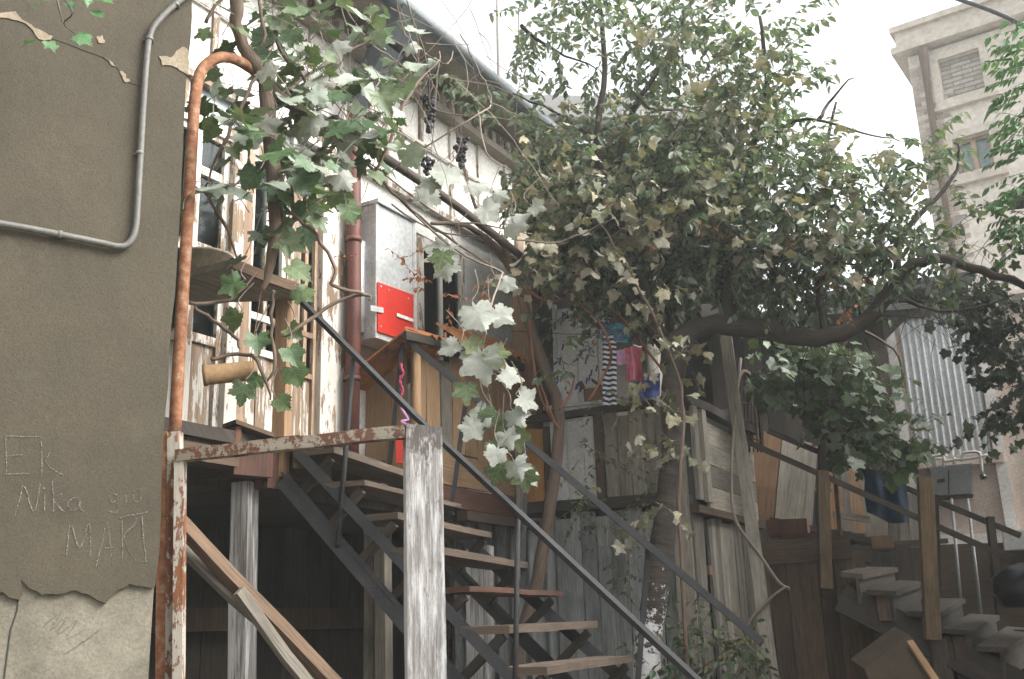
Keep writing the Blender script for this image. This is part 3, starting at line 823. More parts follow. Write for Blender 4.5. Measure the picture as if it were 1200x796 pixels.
bay(-0.70, -0.40, [3.14, 3.34, 4.29], 0.034, -0.55, 'white_peel', 'worn_peel', (3.14, 3.75))
bay(-0.30, -0.125, [3.08, 3.33, 4.29], 0.026, -0.215, 'brown_peel', 'worn_peel', (3.08, 3.4))
m_ = MB(); fbox(m_, -0.87, -0.785, 2.60, 4.30, -0.04, 0.06); m_.build('door_post', 'white_peel', house)
m_ = MB(); fbox(m_, -0.783, -0.70, 2.60, 4.30, -0.04, 0.04); m_.build('door_post', 'brown_peel', house)
m_ = MB(); fbox(m_, -0.40, -0.30, 2.60, 4.30, -0.05, 0.03); m_.build('door_post', 'worn_peel', house)
m_ = MB(); fbox(m_, -0.122, 0.02, 2.60, 4.72, -0.03, 0.058); fbox(m_, 0.022, 0.165, 2.60, 4.72, -0.03, 0.05); m_.build('corner_boards', 'white_peel', house)
# the dark opening and the far window behind the metal cabinet
bay(0.93, 1.52, [2.9, 4.30], 0.06, 1.22, 'white_peel', 'worn_peel')
# eaves
m_ = MB(); fbox(m_, -1.7, TE + .1, 5.44, 5.60, 0.004, 0.05); fbox(m_, -1.7, TE + .1, 5.38, 5.436, 0.004, 0.10)
m_.build('cornice', 'soffit', house)
m_ = MB()
for k in range(34):
    t_ = -1.6 + k * 0.12; fbox(MB(), t_, t_ + 0.05, 5.455, 5.54, 0.052, 0.085).build('dentil', 'white_peel', house)
m_ = MB()
m_.slab([FA.tz(-1.9, 5.62, -.05), FA.tz(TE + .3, 5.62, -.05), FA.tz(TE + .3, GZ + .03, OV - .06), FA.tz(-1.9, GZ + .03, OV - .06)], (0, 0, 0.03))
m_.build('soffit', 'soffit', house)
m_ = MB()
m_.slab([FA.tz(-1.9, GZ + .07, OV), FA.tz(TE + .35, GZ + .07, OV), FA.tz(TE + .35, 6.7, -2.2), FA.tz(-1.9, 6.7, -2.2)], (0, 0, 0.05))
m_.build('roof', 'roof', house)
gp = [FA.tz(-1.9, GZ + .01, OV + .03), FA.tz(-.2, GZ - .01, OV + .03), FA.tz(.5, GZ + .005, OV + .03), FA.tz(.9, GZ, OV + .03), FA.tz(1.6, GZ - .015, OV + .03), FA.tz(TE + .35, GZ - .03, OV + .03)]
MB().tube(gp, 0.062, 10).build('gutter', 'gutter', house)
# porch floor
Atop = P(350, 531, 4.9); Ctop = P(451, 549, 6.05)
zf = 2.60
def flat(p, z): return V((p.x, p.y, z))
m_ = MB()
pl = [FA.tz(-1.75, 0, 0.01), FA.tz(.95, 0, 0.01), flat(Ctop, 0) + FA.n * -.01, flat(Atop, 0), FA.tz(-.95, 0, .47), FA.tz(-1.75, 0, .47)]
m_.slab([flat(p, 2.49) for p in pl], (0, 0, 0.06), uax=FA.n)
m_.build('porch_floor', 'dark_wood', house)
m_ = MB()
m_.board(FA.tz(-1.75, 2.42, .42), FA.tz(-.55, 2.42, .42), 0.12, 0.08, V((0, 0, 1))); m_.board(flat(FA.tz(-.6, 0, .40), 2.44), flat(Atop, 2.44) + FA.d * .02, 0.08, 0.10, V((0, 0, 1)))
for t_ in (-1.4, -.9, -.4, .1): m_.board(FA.tz(t_, 2.44, 0.0), FA.tz(t_, 2.44, .36), 0.07, 0.095, V((0, 0, 1)))
m_.build('porch_joist', 'brown_wood', house)
m_ = MB(); fbox(m_, -.99, -.86, 2.30, FA.at(265, 503, .5).z, .40, .50); m_.build('red_stub_post', 'red_wood', house)
m_ = MB(); fbox(m_, -1.5, -1.0, 2.43, FA.at(240, 506, .44).z, .38, .44); m_.build('porch_kerb', 'dark_wood', house)

crate = thing('porch_box', 'small red brown wooden box on the porch edge beside the rusty beam', 'box', P(297, 555, 4.86))
bp = Plane(P(274, 555, 4.74).x, P(274, 555, 4.74).y, R(48))
def pbox(mb, pl, t0, t1, z0, z1, o0, o1, **k):
    c = [pl.tz(t0, z0, o0), pl.tz(t0, z0, o1), pl.tz(t1, z0, o1), pl.tz(t1, z0, o0)]
    return mb.hexa(c + [V((p.x, p.y, z1)) for p in c], **k)
zb = 2.46
m_ = MB(); pbox(m_, bp, 0, .2, zb - .115, zb + .01, -.12, 0); m_.build('side', 'red_wood', crate)
m_ = MB(); m_.slab([bp.tz(-.01, zb + .12, .02), bp.tz(.19, zb + .075, .02), bp.tz(.19, zb + .075, -.12), bp.tz(-.01, zb + .12, -.12)], (0, 0, 0.02)); m_.build('lid', 'brown_wood', crate)
m_ = MB(); pbox(m_, bp, 0.0, .03, zb + .011, zb + .112, -.12, 0); m_.build('lid_prop', 'red_wood', crate)

# rain hopper and brown red downpipe
dp = thing('downpipe', 'brown red rain downpipe with a grey zinc hopper under the gutter', 'pipe', FA.tz(.245, 2.6, .12))
tp = FA.t(413, 400, .12)
MB().tube([FA.tz(tp, 2.45, .12), FA.tz(tp + .01, 3.6, .12), FA.tz(tp - .01, 4.75, .12), FA.tz(tp, 4.95, .13)], 0.046, 12).build('pipe', 'red_pipe', dp)
for z_ in (3.1, 4.0, 4.7): MB().tube([FA.tz(tp, z_ - .015, .12), FA.tz(tp, z_ + .015, .12)], 0.053, 12).build('pipe_joint', 'red_pipe', dp)
def frust(mb, a, ra, b, rb, d1, d2):
    A = [a + d1 * i * ra + d2 * j * ra for i, j in ((-1, -1), (1, -1), (1, 1), (-1, 1))]
    B = [b + d1 * i * rb + d2 * j * rb for i, j in ((-1, -1), (1, -1), (1, 1), (-1, 1))]
    return mb.hexa(A + B)
m_ = MB(); frust(m_, FA.tz(tp, 4.94, .14), .06, FA.tz(tp + .02, 5.28, .36), .09, FA.d, V((0, 0, 1)).cross(FA.d) * .8 + V((0, 0, .3)))
frust(m_, FA.tz(tp + .02, 5.283, .37), .10, FA.tz(tp + .03, 5.46, .46), .15, FA.d, FA.n)
m_.build('hopper', 'gutter', dp)

# ---------------------------------------------------------------- galvanised cabinet with red panel
cn = FA.at(440, 392, .24); tc = (cn - FA.p).dot(FA.d)
t_r = FA.t(486, 395, .24); zb_, zt_ = 3.36, FA.at(440, 238, .24).z
cab = thing('metal_cabinet', 'galvanised metal cabinet with a red lower panel hung beside the downpipe', 'cabinet', FA.tz((tc + t_r) / 2, zb_, .15))
m_ = MB(); fbox(m_, tc, t_r, zb_, zt_, .06, .24); m_.build('casing', 'zinc', cab)
m_ = MB(); m_.slab([FA.at(441, 331, .242), FA.at(441, 389, .242), FA.at(483, 402, .242), FA.at(483, 346, .242)], FA.n * .012); m_.build('red_panel', 'red_paint', cab)
m_ = MB(); m_.board(FA.at(465, 369, .260), FA.at(484, 376, .260), .022, .008, FA.n); m_.build('white_bar', 'white', cab)
m_ = MB(); m_.board(FA.at(434, 361, .260), FA.at(449, 364, .260), .034, .007, FA.n); m_.build('latch', 'zinc', cab)
m_ = MB()
for (x, y) in ((446, 336), (478, 350), (455, 340), (446, 383), (478, 396)): p = FA.at(x, y, .255); m_.tube([p, p + FA.n * .006], .006, 8)
m_.build('rivets', 'zinc', cab)
m_ = MB()
fbox(m_, tc - .004, tc + .022, zb_ - .004, zt_ + .004, .22, .244); fbox(m_, t_r - .02, t_r + .004, zb_ - .004, zt_ + .004, .22, .244)
fbox(m_, tc - .006, t_r + .006, zt_ + .0045, zt_ + .03, .05, .26)
m_.tube([FA.tz(tc - .02, 3.4, .13), FA.tz(tc - .02, 4.0, .13)], .035, 8)
m_.build('trim', 'zinc', cab)

# ---------------------------------------------------------------- plywood kiosk beside the stair head
KO = .36
kt0 = FA.t(482, 450, KO); kt1 = FA.t(607, 450, KO)
z0k, z1k = 2.32, 3.24
ki = thing('plywood_shed', 'brown plywood and board lean-to under rusty sheets at the stair head', 'shed', FA.tz((kt0 + kt1) / 2, z0k, .18))
m_ = MB()
m_.slab([FA.tz(kt0, 2.55, .005), FA.tz(kt0, 2.55, KO - .04), FA.tz(kt0, 3.40, KO - .04), FA.tz(kt0, 3.12, .005)], FA.d * .015, uax=(0, 0, 1)); m_.build('end_panel', 'ply', ki)
m_ = MB(); nb = 9
kd = (kt1 - kt0) / nb
for k in range(nb):
    if k in (2,): continue
    zlo = 2.72 if k < 5 else 2.66
    m_.board(FA.tz(kt0 + (k + .5) * kd, zlo + random.uniform(-.02, .02), KO), FA.tz(kt0 + (k + .5) * kd, 3.36 + random.uniform(-.01, .01), KO), kd * .97, .02, FA.n, .004)
m_.build('side_boards', 'ply', ki)
m_ = MB(); m_.board(FA.tz(kt0 + 2.5 * kd, 2.7, KO + .004), FA.tz(kt0 + 2.5 * kd, 3.3, KO + .004), kd * .8, .02, FA.n); m_.build('pale_board', 'grey_pale', ki)
m_ = MB(); m_.board(FA.tz(kt0 + .2, 2.60, KO + .012), FA.tz(kt1 - .12, 2.60, KO + .012), .2, .02, FA.n); m_.build('low_panel', 'tan_wood', ki)
m_ = MB(); m_.board(FA.tz(kt0 + .1, 2.42, KO + .02), FA.tz(kt1 - .05, 2.42, KO + .02), .13, .05, FA.n); m_.build('sill_beam', 'red_wood', ki)
m_ = MB(); m_.board(FA.tz(kt0 + .45, 2.31, KO + .06), FA.tz(kt1 + .18, 2.31, KO + .06), .06, .08, FA.n); m_.build('bearer', 'brown_wood', ki)
m_ = MB(); m_.tube([FA.tz(kt0 - .01, 2.3, KO + .045), FA.tz(kt0 - .01, FA.at(482, 396, KO + .045).z, KO + .045)], .03, 10); m_.build('corner_post', 'tan_wood', ki)
m_ = MB(); m_.board(FA.tz(kt1 - .12, 2.30, KO + .06), FA.tz(kt1 - .12, 2.95, KO + .06), .07, .03, FA.n); m_.build('short_post', 'grey_pale', ki)
m_ = MB(); m_.board(FA.tz(kt1 - .02, 2.45, KO - .02), FA.tz(kt1 - .02, 3.42, KO - .02), .06, .06, FA.n); m_.build('far_post', 'dark_wood', ki)
# roof: plank fascia and rusty sheets
zr0 = FA.at(478, 396, KO + .10).z; zr1 = FA.at(612, 430, KO + .10).z
m_ = MB(); m_.board(FA.at(474, 392, KO + .12), FA.at(612, 430, KO + .12), .05, .03, FA.n, .006); m_.build('fascia', 'dark_wood', ki)
rz0 = FA.at(474, 388, KO + .12).z; rz1 = FA.at(612, 424, KO + .12).z
tA = FA.t(474, 388, KO + .12); tB = FA.t(612, 424, KO + .12)
m_ = MB()
m_.slab([FA.tz(tA, rz0 + .0, KO + .13), FA.tz(tA + .5, rz0 + .01, KO + .13), FA.tz(tA + .5, rz0 - .25, .01), FA.tz(tA - .05, rz0 - .27, .01)], (0, 0, .012))
SL = (rz1 - rz0) / (tB - tA)
m_.ribs(FA.tz(tA + .24, rz0 + SL * .24 + .0, KO + .14), FA.d * .36 + V((0, 0, SL * .36)), -FA.n * .2 + V((0, 0, .09)), .014, .08, V((0, 0, 1)))
m_.ribs(FA.tz(tB - .75, rz1 - SL * .75 + .0, KO + .15), FA.d * .85 + V((0, 0, SL * .85)), -FA.n * .26 + V((0, 0, .2)), .018, .09, V((0, 0, 1)))
m_.build('rusty_sheet', 'rust_roof', ki)
m_ = MB(); m_.board(FA.tz(tA + .3, rz0 - .02, KO + .06), FA.tz(tB - .1, rz1 - .02, KO + .06), .22, .02, V((0, 0, 1)), .006); m_.build('roof_board', 'dark_wood', ki)
rb = thing('magenta_ribbon', 'crumpled magenta ribbon tied to the far rail post', 'ribbon', P(472, 480, 5.98))
q = [P(471 + random.uniform(-2.5, 2.5), y, 5.97) for y in range(426, 478, 6)]
MB().tube(smooth_path(q, 3), [.006 + .007 * random.random() for _ in range(len(smooth_path(q, 3)))], 6).build('strip', 'magenta', rb)
MB().tube(smooth_path([P(470, 478, 5.97), P(473, 483, 5.97), P(478, 492, 5.97), P(470, 494, 5.96), P(477, 498, 5.96)], 3), .009, 6).build('knot', 'lilac', rb)
m_ = MB(); m_.board(P(468, 500, 6.0), P(469, 543, 6.0), .045, .02, V((0, -1, 0))); m_.build('red_plank', 'red_paint', label='bright red painted slat upright behind the white post', cat='slat')

# ---------------------------------------------------------------- the stair
st = thing('steel_stair', 'open plank stair with dark steel stringers and handrails climbing to the porch', 'staircase', P(600, 796, 4.6) * 1.0)
# near side line A and far side line C are straight, level with each other
A0 = P(350, 531, 4.9); A1 = P(600, 796, 4.38)
C0 = P(451, 549, 6.05); C1 = P(700, 770, 5.52)
def ext(a, b, z):       # run the line a-b on to height z
    return a + (b - a) * ((z - a.z) / (b.z - a.z))
Aend = ext(A0, A1, .04); Cend = ext(C0, C1, .04)
up = V((0, 0, 1))
MB().board(A0, Aend, .05, .008, V((0, -1, 0.0)).cross(Aend - A0).cross(Aend - A0) * -1).board(A0 + V((0, .02, -.02)), Aend + V((0, .02, -.02)), .008, .05, V((0, -1, 0)).cross(Aend - A0).cross(Aend - A0)).build('stringer', 'steel', st)
MB().board(C0, Cend, .06, .008, V((0, -1, 0)).cross(Cend - C0).cross(Cend - C0)).board(C0 + V((0, .02, -.025)), Cend + V((0, .02, -.025)), .008, .05, V((0, -1, 0)).cross(Cend - C0).cross(Cend - C0)).build('stringer', 'steel', st)
B0 = P(331, 562, 4.93); B1 = P(482, 738, 4.6); Bend = ext(B0, B1, .04)
D0 = P(520, 655, 5.98); D1 = P(660, 796, 5.6); Dend = ext(D0, D1, .04); D0 = D0 + (D0 - D1) * .25
for a_, b_ in ((B0, Bend), (D0, Dend)):
    nn = V((0, -1, 0)).cross(b_ - a_).cross(b_ - a_)
    MB().board(a_, b_, .075, .01, nn).board(a_ + V((0, .025, .03)), b_ + V((0, .025, .03)), .01, .05, nn).build('lower_stringer', 'steel', st)
MB().board(A0 + V((0, 0, .01)), C0 + V((0, 0, .01)), .012, .07, up).build('landing_bar', 'steel', st)
# treads
zt = [2.455 - .168 * k for k in range(14)]
dA = (Aend - A0).normalized()
for k, z_ in enumerate(zt):
    if z_ < .1: break
    pa = ext(A0, A1, z_); pc = ext(C0, C1, z_)
    gdir = flat(dA, 0).normalized(); ln = (pc - pa).normalized()
    rot = random.uniform(-.012, .012)
    a_ = pa + ln * .012 + gdir * .085 + V((0, 0, rot)); b_ = pc + ln * (random.uniform(-.02, .05)) + gdir * .085 + V((0, 0, -rot))
    thin = k in (1, 4)
    o_ = MB().board(a_, b_, .22, .024 if thin else random.uniform(.029, .036), up, .0025, 5, taper=random.uniform(.9, 1.06), jag=.016).build('tread', 'red_wood' if k == 4 else 'tread_wood', st)
    for p_, e_ in ((pa, 1), (pc, -1)):
        q_ = p_ + ln * .05 * e_
        MB().board(q_ + gdir * .16 + V((0, 0, -.03)), q_ - gdir * .03 + V((0, 0, -.19)), .04, .025, ln).build('tread_bracket', 'dark_wood', st)
# handrails
RA = [P(350, 350, 4.95), P(490, 491, 4.66), P(815, 796, 4.05)]
ra_end = ext(RA[1], RA[2], .9)
MB().tube([RA[0], RA[1], RA[2], ra_end], .0175, 4).build('handrail', 'steel', st)
RC = [P(474, 396, 6.0), P(893, 753, 5.15)]
nn = V((0, -1, 0)).cross(RC[1] - RC[0]).cross(RC[1] - RC[0])
MB().board(RC[0], RC[1], .036, .012, nn).board(RC[0] + V((0, .022, -.012)), RC[1] + V((0, .022, -.012)), .012, .03, nn).build('handrail', 'steel', st)
for a_, b_ in ((P(414, 421, 4.82), P(396, 640, 4.76)), (P(607, 604, 4.44), P(603, 860, 4.36))):
    MB().tube([a_, b_], .012, 6).build('baluster', 'steel', st)
for a_, b_ in ((P(472, 402, 5.99), P(455, 556, 6.04)), (P(547, 462, 5.86), P(527, 612, 5.9)), (P(617, 523, 5.72), P(612, 700, 5.7)), (P(760, 640, 5.43), P(745, 830, 5.4))):
    MB().board(a_, b_, .026, .026, V((0, -1, 0))).build('baluster', 'steel', st)

# ---------------------------------------------------------------- front white post, rusty frame and beam, bent pipe
pw = Plane(P(478, 700, 3.6).x, 3.6, R(78))
pz = P(495, 498, 3.6).z
def wedge(mb, pl, t0, t1, z0, z1, o0, o1, lean, n=14):
    i0 = len(mb.v); rnd = .6; u0 = random.uniform(0, 50)
    for k in range(n + 1):
        q = k / n; z = lerp(z0, z1, q); gr = 1 + .07 * (1 - q)
        tc_ = (t0 + t1) / 2 + lean * (1 - q); h = (t1 - t0) / 2 * gr; oc_ = (o0 + o1) / 2; ho = (o1 - o0) / 2 * gr
        for a_, b_ in ((-1, -1), (-1, 1), (1, 1), (1, -1)):
            cut = 1.0 + random.uniform(-.02, .02)
            mb.v.append(pl.tz(tc_ + a_ * h * cut, z + (random.uniform(-.012, .008) if k == n else 0), oc_ + b_ * ho * cut))
    w_ = [0, o1 - o0, (o1 - o0) + (t1 - t0), 2 * (o1 - o0) + (t1 - t0), 2 * (o1 - o0) + 2 * (t1 - t0)]
    for k in range(n):
        ua = u0 + (z1 - z0) * k / n; ub = u0 + (z1 - z0) * (k + 1) / n
        for m in range(4):
            j = (m + 1) % 4; p = i0 + 4 * k
            mb.face([p + j, p + m, p + 4 + m, p + 4 + j], [(ua, w_[m + 1]), (ua, w_[m]), (ub, w_[m]), (ub, w_[m + 1])], (.95, .45, .6, .5)[m])
    e = i0 + 4 * n
    mb.face([e + 3, e + 2, e + 1, e], [(0, 0), (0, .1), (.1, .1), (.1, 0)], rnd)
    return mb
wedge(MB(), pw, -.004, .125, 0, pz, -.11, 0, .012).build('wooden_post', 'old_post', label='thick square post with worn white paint standing before the stair', cat='post')

fr = thing('rusty_frame', 'rusty white painted steel frame post with a rusted beam reaching to the thick white post', 'frame', P(200, 796, 3.78))
def vbox(mb, x0, x1, ytop, ybot, Y, d, mat=None):
    """upright box seen between px x0..x1, from ytop down past the picture's foot to the ground"""
    a_ = P((x0 + x1) / 2, ytop, Y); b_ = P((x0 + x1) / 2 - 2, ybot, Y); b_ = ext(a_, b_, 0.0)
    return mb.board(b_, a_, abs(x1 - x0) * Y / F_PX, d, V((0, -1, 0)))
vbox(MB(), 187, 198, 507, 796, 3.80, .05).build('rust_strip', 'rust', fr)
vbox(MB(), 198, 213, 507, 796, 3.79, .045).build('post', 'rust_paint', fr)
vbox(MB(), 206, 217, 538, 796, 3.745, .04).build('inner_post', 'rust_paint', fr)
MB().board(P(208, 535, 3.745), P(476, 506, 3.62), .045, .045, up, .003, 8).build('beam', 'rust_beam', fr)

pp = [P(205, 506, 3.8), P(212, 380, 3.78), P(221, 240, 3.77), P(226, 150, 3.76), P(230, 105, 3.77), P(238, 80, 3.79), P(256, 68, 3.83), P(276, 70, 3.9), P(300, 84, 4.0), P(345, 120, 4.2), P(430, 172, 4.7), P(480, 204, 5.1), P(540, 245, 5.6), P(610, 300, 6.2)]
pv = thing('bent_pipe', 'rusty bent steel pipe rising from the frame and carrying the grapevine', 'pipe', pp[0])
MB().tube(smooth_path(pp[:9], 5), .0235, 12).build('pipe', 'rust', pv)
MB().tube(smooth_path(pp[8:], 4), .026, 10).build('pole', 'dark_wood', pv)

# porch posts and braces
def post(name, x0, x1, yt, Y, mat, label, cat='post', d=.09, ybot=796, dx=0, grp=None):
    a_ = P((x0 + x1) / 2, yt, Y); b_ = P((x0 + x1) / 2 + dx, ybot, Y); b_ = ext(a_, b_, 0)
    return MB().board(b_, a_, (x1 - x0) * Y / F_PX, d, V((-.35, -1, 0)), .003, 8).build(name, mat, label=label, cat=cat, group=grp)
post('porch_post', 276, 299, 566, 4.95, 'post_peel', 'slim white painted post holding up the porch edge over the dark cellar', dx=-5)
post('porch_post', 430, 442, 610, 5.75, 'grey_wood', 'left one of two grey posts close together beneath the stair')
post('porch_post', 443, 456, 612, 5.7, 'grey_pale', 'right one of two grey posts close together beneath the stair')
post('whitewashed_post', 550, 576, 640, 6.6, 'post_peel', 'blotchy whitewashed post behind the stair treads before the grey fence', d=.12)
a_ = P(203, 602, 3.9); b_ = ext(a_, P(400, 812, 4.3), .3)
MB().board(a_, b_, .05, .05, V((0, -.7, .7)), .006, 8).build('brace_plank', 'brown_wood', label='long brown plank sloping down across the dark opening under the porch', cat='plank')
a_ = P(206, 634, 4.0); b_ = P(305, 722, 4.12)
MB().board(a_, b_, .05, .03, V((0, -.7, .7)), .004, 4, 1.5, .03).build('brace_plank', 'grey_wood', label='short broken plank just below the long brown sloping plank', cat='plank')
a_ = P(277, 694, 4.0); b_ = ext(a_, P(366, 806, 4.2), .35)
MB().board(a_, b_, .045, .03, V((0, -.7, .7)), .008, 6).build('brace_plank', 'grey_wood', label='grey split plank laid on the underside of the long sloping plank', cat='plank')

# shelf, basin, tube
z3 = 3.27
sh = [Z(218, 325, z3), Z(272, 312, z3), Z(362, 347, z3), Z(345, 352, z3), Z(222, 356, z3)]
sf = thing('porch_shelf', 'weathered plank shelf on a tan timber post beside the peeling windows', 'shelf', sh[2])
MB().slab([sh[0], sh[1], sh[2], sh[3], sh[4]], (0, 0, .035), uax=sh[2] - sh[1]).build('board', 'grey_wood', sf)
MB().board(sh[1] + V((0, -.012, .01)), sh[2] + V((0, -.012, .01)), .05, .022, V((0, -1, .0)), .003).build('edge_board', 'brown_wood', sf)
tq = P(334, 350, (sh[2].y + sh[3].y) / 2 + .03)
MB().board(V((tq.x, tq.y, 2.36)), V((tq.x, tq.y, z3 - .001)), .068, .06, V((-.3, -1, 0))).build('support_post', 'tan_wood', sf)
bc = Z(236, 332, z3 + .036)
m_ = MB(); m_.lathe(bc + V((0, .06, 0)), [(0, .001), (.09, .001), (.125, .15), (.135, .152), (.135, .165), (.122, .165), (.085, .02), (0, .02)])
m_.build('basin', 'pot', label='dusty beige basin standing on the plank shelf behind the rusty pipe', cat='basin')
ta = P(238, 440, 4.55); tb_ = P(302, 434, 4.6)
tu = thing('cardboard_tube', 'tan tube hung level by wires under the plank shelf', 'tube', (ta + tb_) / 2)
m_ = MB(); m_.tube([ta, ta.lerp(tb_, .08), ta.lerp(tb_, .081), ta.lerp(tb_, .85), tb_], [.052, .05, .046, .046, .05], 14, cap=True); m_.build('tube', 'card', tu)
m_ = MB()
for q in (.2, .85):
    p = ta.lerp(tb_, q); m_.tube([p + V((0, 0, .04)), V((p.x + .02, p.y + .1, z3))], .002, 4)
m_.build('wire', 'rust', tu)

# ---------------------------------------------------------------- balcony, fence and shed
fe = thing('corrugated_fence', 'tall grey fence of corrugated sheets and old boards under the balcony', 'fence', GB.tz(.2, 0, 0))
tl = GB.t(530, 640); tm = GB.t(652, 640); tr_ = GB.t(806, 640)
m_ = MB()
m_.ribs(GB.tz(tl, 0, 0), GB.d * (tm - tl + .03), V((0, 0, 2.36)), .034, .115, GB.n, jitter=.2)
m_.build('sheet', 'fence', fe)
m_ = MB(); x = tm
while x < tr_:
    w_ = random.uniform(.07, .13)
    m_.board(GB.tz(x + w_ / 2, 0, .004), GB.tz(x + w_ / 2, 2.37 + random.uniform(-.04, .015), .006), w_ * .96, .025, GB.n + GB.d * random.uniform(-.4, .4), .004, 5)
    x += w_
m_.build('boards', 'fence', fe)
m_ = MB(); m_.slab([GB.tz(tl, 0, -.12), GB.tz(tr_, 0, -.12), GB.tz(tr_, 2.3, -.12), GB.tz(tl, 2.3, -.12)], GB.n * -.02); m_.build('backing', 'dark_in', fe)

ba = thing('balcony', 'patched balcony with plywood and grey sheet parapet behind the trees', 'balcony', GB.tz(.2, 2.4, 0))
MB().board(GB.tz(tl, 2.42, .02), GB.tz(tr_ + .02, 2.42, .02), .075, .07, V((0, 0, 1)).cross(GB.d), .006).build('bottom_beam', 'dark_wood', ba)
MB().slab([GB.tz(tl, 2.40, -.1), GB.tz(tr_, 2.40, -.1), GB.tz(tr_, 2.40, -1.6), GB.tz(tl, 2.40, -1.6)], (0, 0, .06)).build('floor', 'dark_wood', ba)
a_ = GB.t(591, 540); b_ = GB.t(640, 540)
MB().slab([GB.tz(a_, 2.47, .02), GB.tz(b_, 2.47, .02), GB.tz(b_, 2.98, .02), GB.tz(a_, 3.0, .02)], GB.n * .012, uax=(0, 0, 1)).build('plywood_panel', 'ply_orange', ba)
MB().board(GB.tz(b_ + .025, 2.45, .04), GB.tz(b_ + .025, 2.99, .04), .045, .03, GB.n).build('panel_batten', 'brown_wood', ba)
c_ = GB.t(700, 540)
m_ = MB(); x = b_ + .05
while x < c_:
    m_.slab([GB.tz(x, 2.46, .01), GB.tz(x + .118, 2.46, .01), GB.tz(x + .118, 3.03, .01), GB.tz(x, 3.02, .01)], GB.n * .01); x += .122
m_.build('grey_sheet', 'sheet_grey', ba)
MB().board(GB.tz(c_ + .03, 2.46, .03), GB.tz(c_ + .03, 3.05, .03), .06, .04, GB.n).build('upright', 'brown_wood', ba)
m_ = MB(); x = c_ + .065
while x < tr_ - .05:
    w_ = random.uniform(.07, .1); m_.board(GB.tz(x + w_ / 2, 2.46, .008), GB.tz(x + w_ / 2, 3.04 + random.uniform(-.03, .02), .008), w_ * .95, .02, GB.n, .003); x += w_
m_.build('grey_boards', 'grey_pale', ba)
MB().board(GB.tz(tl + .1, 3.05, .02), GB.tz(tr_ - .15, 3.07, .02), .05, .05, V((0, 0, 1)).cross(GB.d), .005).build('top_timber', 'dark_wood', ba)
MB().tube([GB.tz(a_ - .06, 3.125, .03), GB.tz(tr_ - .15, 3.125, .03)], .014, 8).build('rail', 'zinc', ba)
# what stands on and hangs over the balcony
def gq(x, y, off): return GB.at(x, y, off)
random.seed(44)
MB().board(GB.tz(GB.t(617, 440, -.1), 2.46, -.1), GB.tz(GB.t(617, 440, -.1), 4.1, -.1), .17, .08, GB.n).build('tan_column', 'tan_wood', ba)
MB().board(GB.tz(GB.t(790, 440, -.2), 2.46, -.2), GB.tz(GB.t(792, 440, -.2), 4.7, -.2), .07, .07, GB.n).build('roof_post', 'grey_wood', ba)
fo = thing('foam_boards', 'stack of white and blue printed foam sheets leaning on the balcony', 'boards', gq(670, 480, -.16))
for k, (x0, x1, yt) in enumerate(((634, 652, 358), (653, 676, 362), (677, 700, 366), (701, 716, 372))):
    a_, b_ = GB.t(x0, 420, -.16), GB.t(x1, 420, -.16); z_ = gq(x0, yt, -.16).z
    MB().slab([GB.tz(a_, 2.46, -.16), GB.tz(b_, 2.46, -.16), GB.tz(b_, z_, -.22), GB.tz(a_, z_, -.22)], GB.n * .04).build('sheet', 'foam', fo)
m_ = MB()
for _ in range(26):
    x = random.uniform(638, 714); y = random.uniform(372, 465); p = gq(x, y, -.15 + .0002 * (y - 470))
    m_.board(p, p + GB.d * .012 + V((0, 0, .045)), .012, .002, GB.n)
m_.build('print_marks', 'blue', fo)
dk = thing('balcony_box', 'small brown cardboard box open on the balcony rail side', 'box', gq(694, 472, -.1))
a_, b_ = GB.t(684, 460, -.1), GB.t(705, 460, -.1); zz = gq(690, 471, -.1).z
m_ = MB(); pbox(m_, GB, a_, b_, zz, zz + .1, -.22, -.1); m_.build('carton', 'card', dk)
m_ = MB(); m_.board(GB.tz(a_, zz + .1, -.1), GB.tz(a_ - .02, zz + .15, -.08), .1, .004, GB.d); m_.board(GB.tz(b_, zz + .1, -.12), GB.tz(b_ - .07, zz + .16, -.1), .1, .004, V((0, 0, 1))); m_.build('flap', 'card', dk)
MB().cloth(gq(706, 392, .42), gq(722, 392, .42) - gq(706, 392, .42), gq(706, 474, .42) - gq(706, 392, .42), GB.n, .03).build('striped_cloth', 'stripe', label='black and white striped garment hanging at the balcony', cat='clothing', group='washing hung at the balcony')
MB().cloth(gq(704, 380, .42), gq(736, 378, .42) - gq(704, 380, .42), gq(706, 402, .42) - gq(704, 380, .42), GB.n, .03).build('print_cloth', 'turq', label='turquoise printed cloth hanging above the striped garment', cat='clothing', group='washing hung at the balcony')
MB().cloth(gq(722, 411, .42), gq(740, 408, .42) - gq(722, 411, .42), gq(724, 428, .42) - gq(722, 411, .42), GB.n, .02).build('lilac_cloth', 'lilac', label='small lilac cloth hanging beside the pink one', cat='clothing', group='washing hung at the balcony')
MB().cloth(gq(732, 408, .44), gq(753, 404, .44) - gq(732, 408, .44), gq(734, 448, .44) - gq(732, 408, .44), GB.n, .075, 18, 12).build('pink_cloth', 'pink', label='bright pink garment hanging at the balcony left of the thick trunk', cat='clothing', group='washing hung at the balcony')
MB().tube(smooth_path([gq(600, 388, .03), gq(690, 392, .4), gq(705, 385, .42), gq(760, 392, .42), gq(790, 388, .36)], 4), .003, 4).build('washing_line', 'cable', label='thin washing line strung along the balcony with clothes on it', cat='line')
m_ = MB(); m_.cloth(gq(742, 442, .06), gq(773, 437, .06) - gq(742, 442, .06), gq(740, 468, .06) - gq(742, 442, .06), GB.n, .06, droop=.03); m_.build('blue_bag', 'blue', label='bright blue plastic bag lying on the balcony rail', cat='bag')
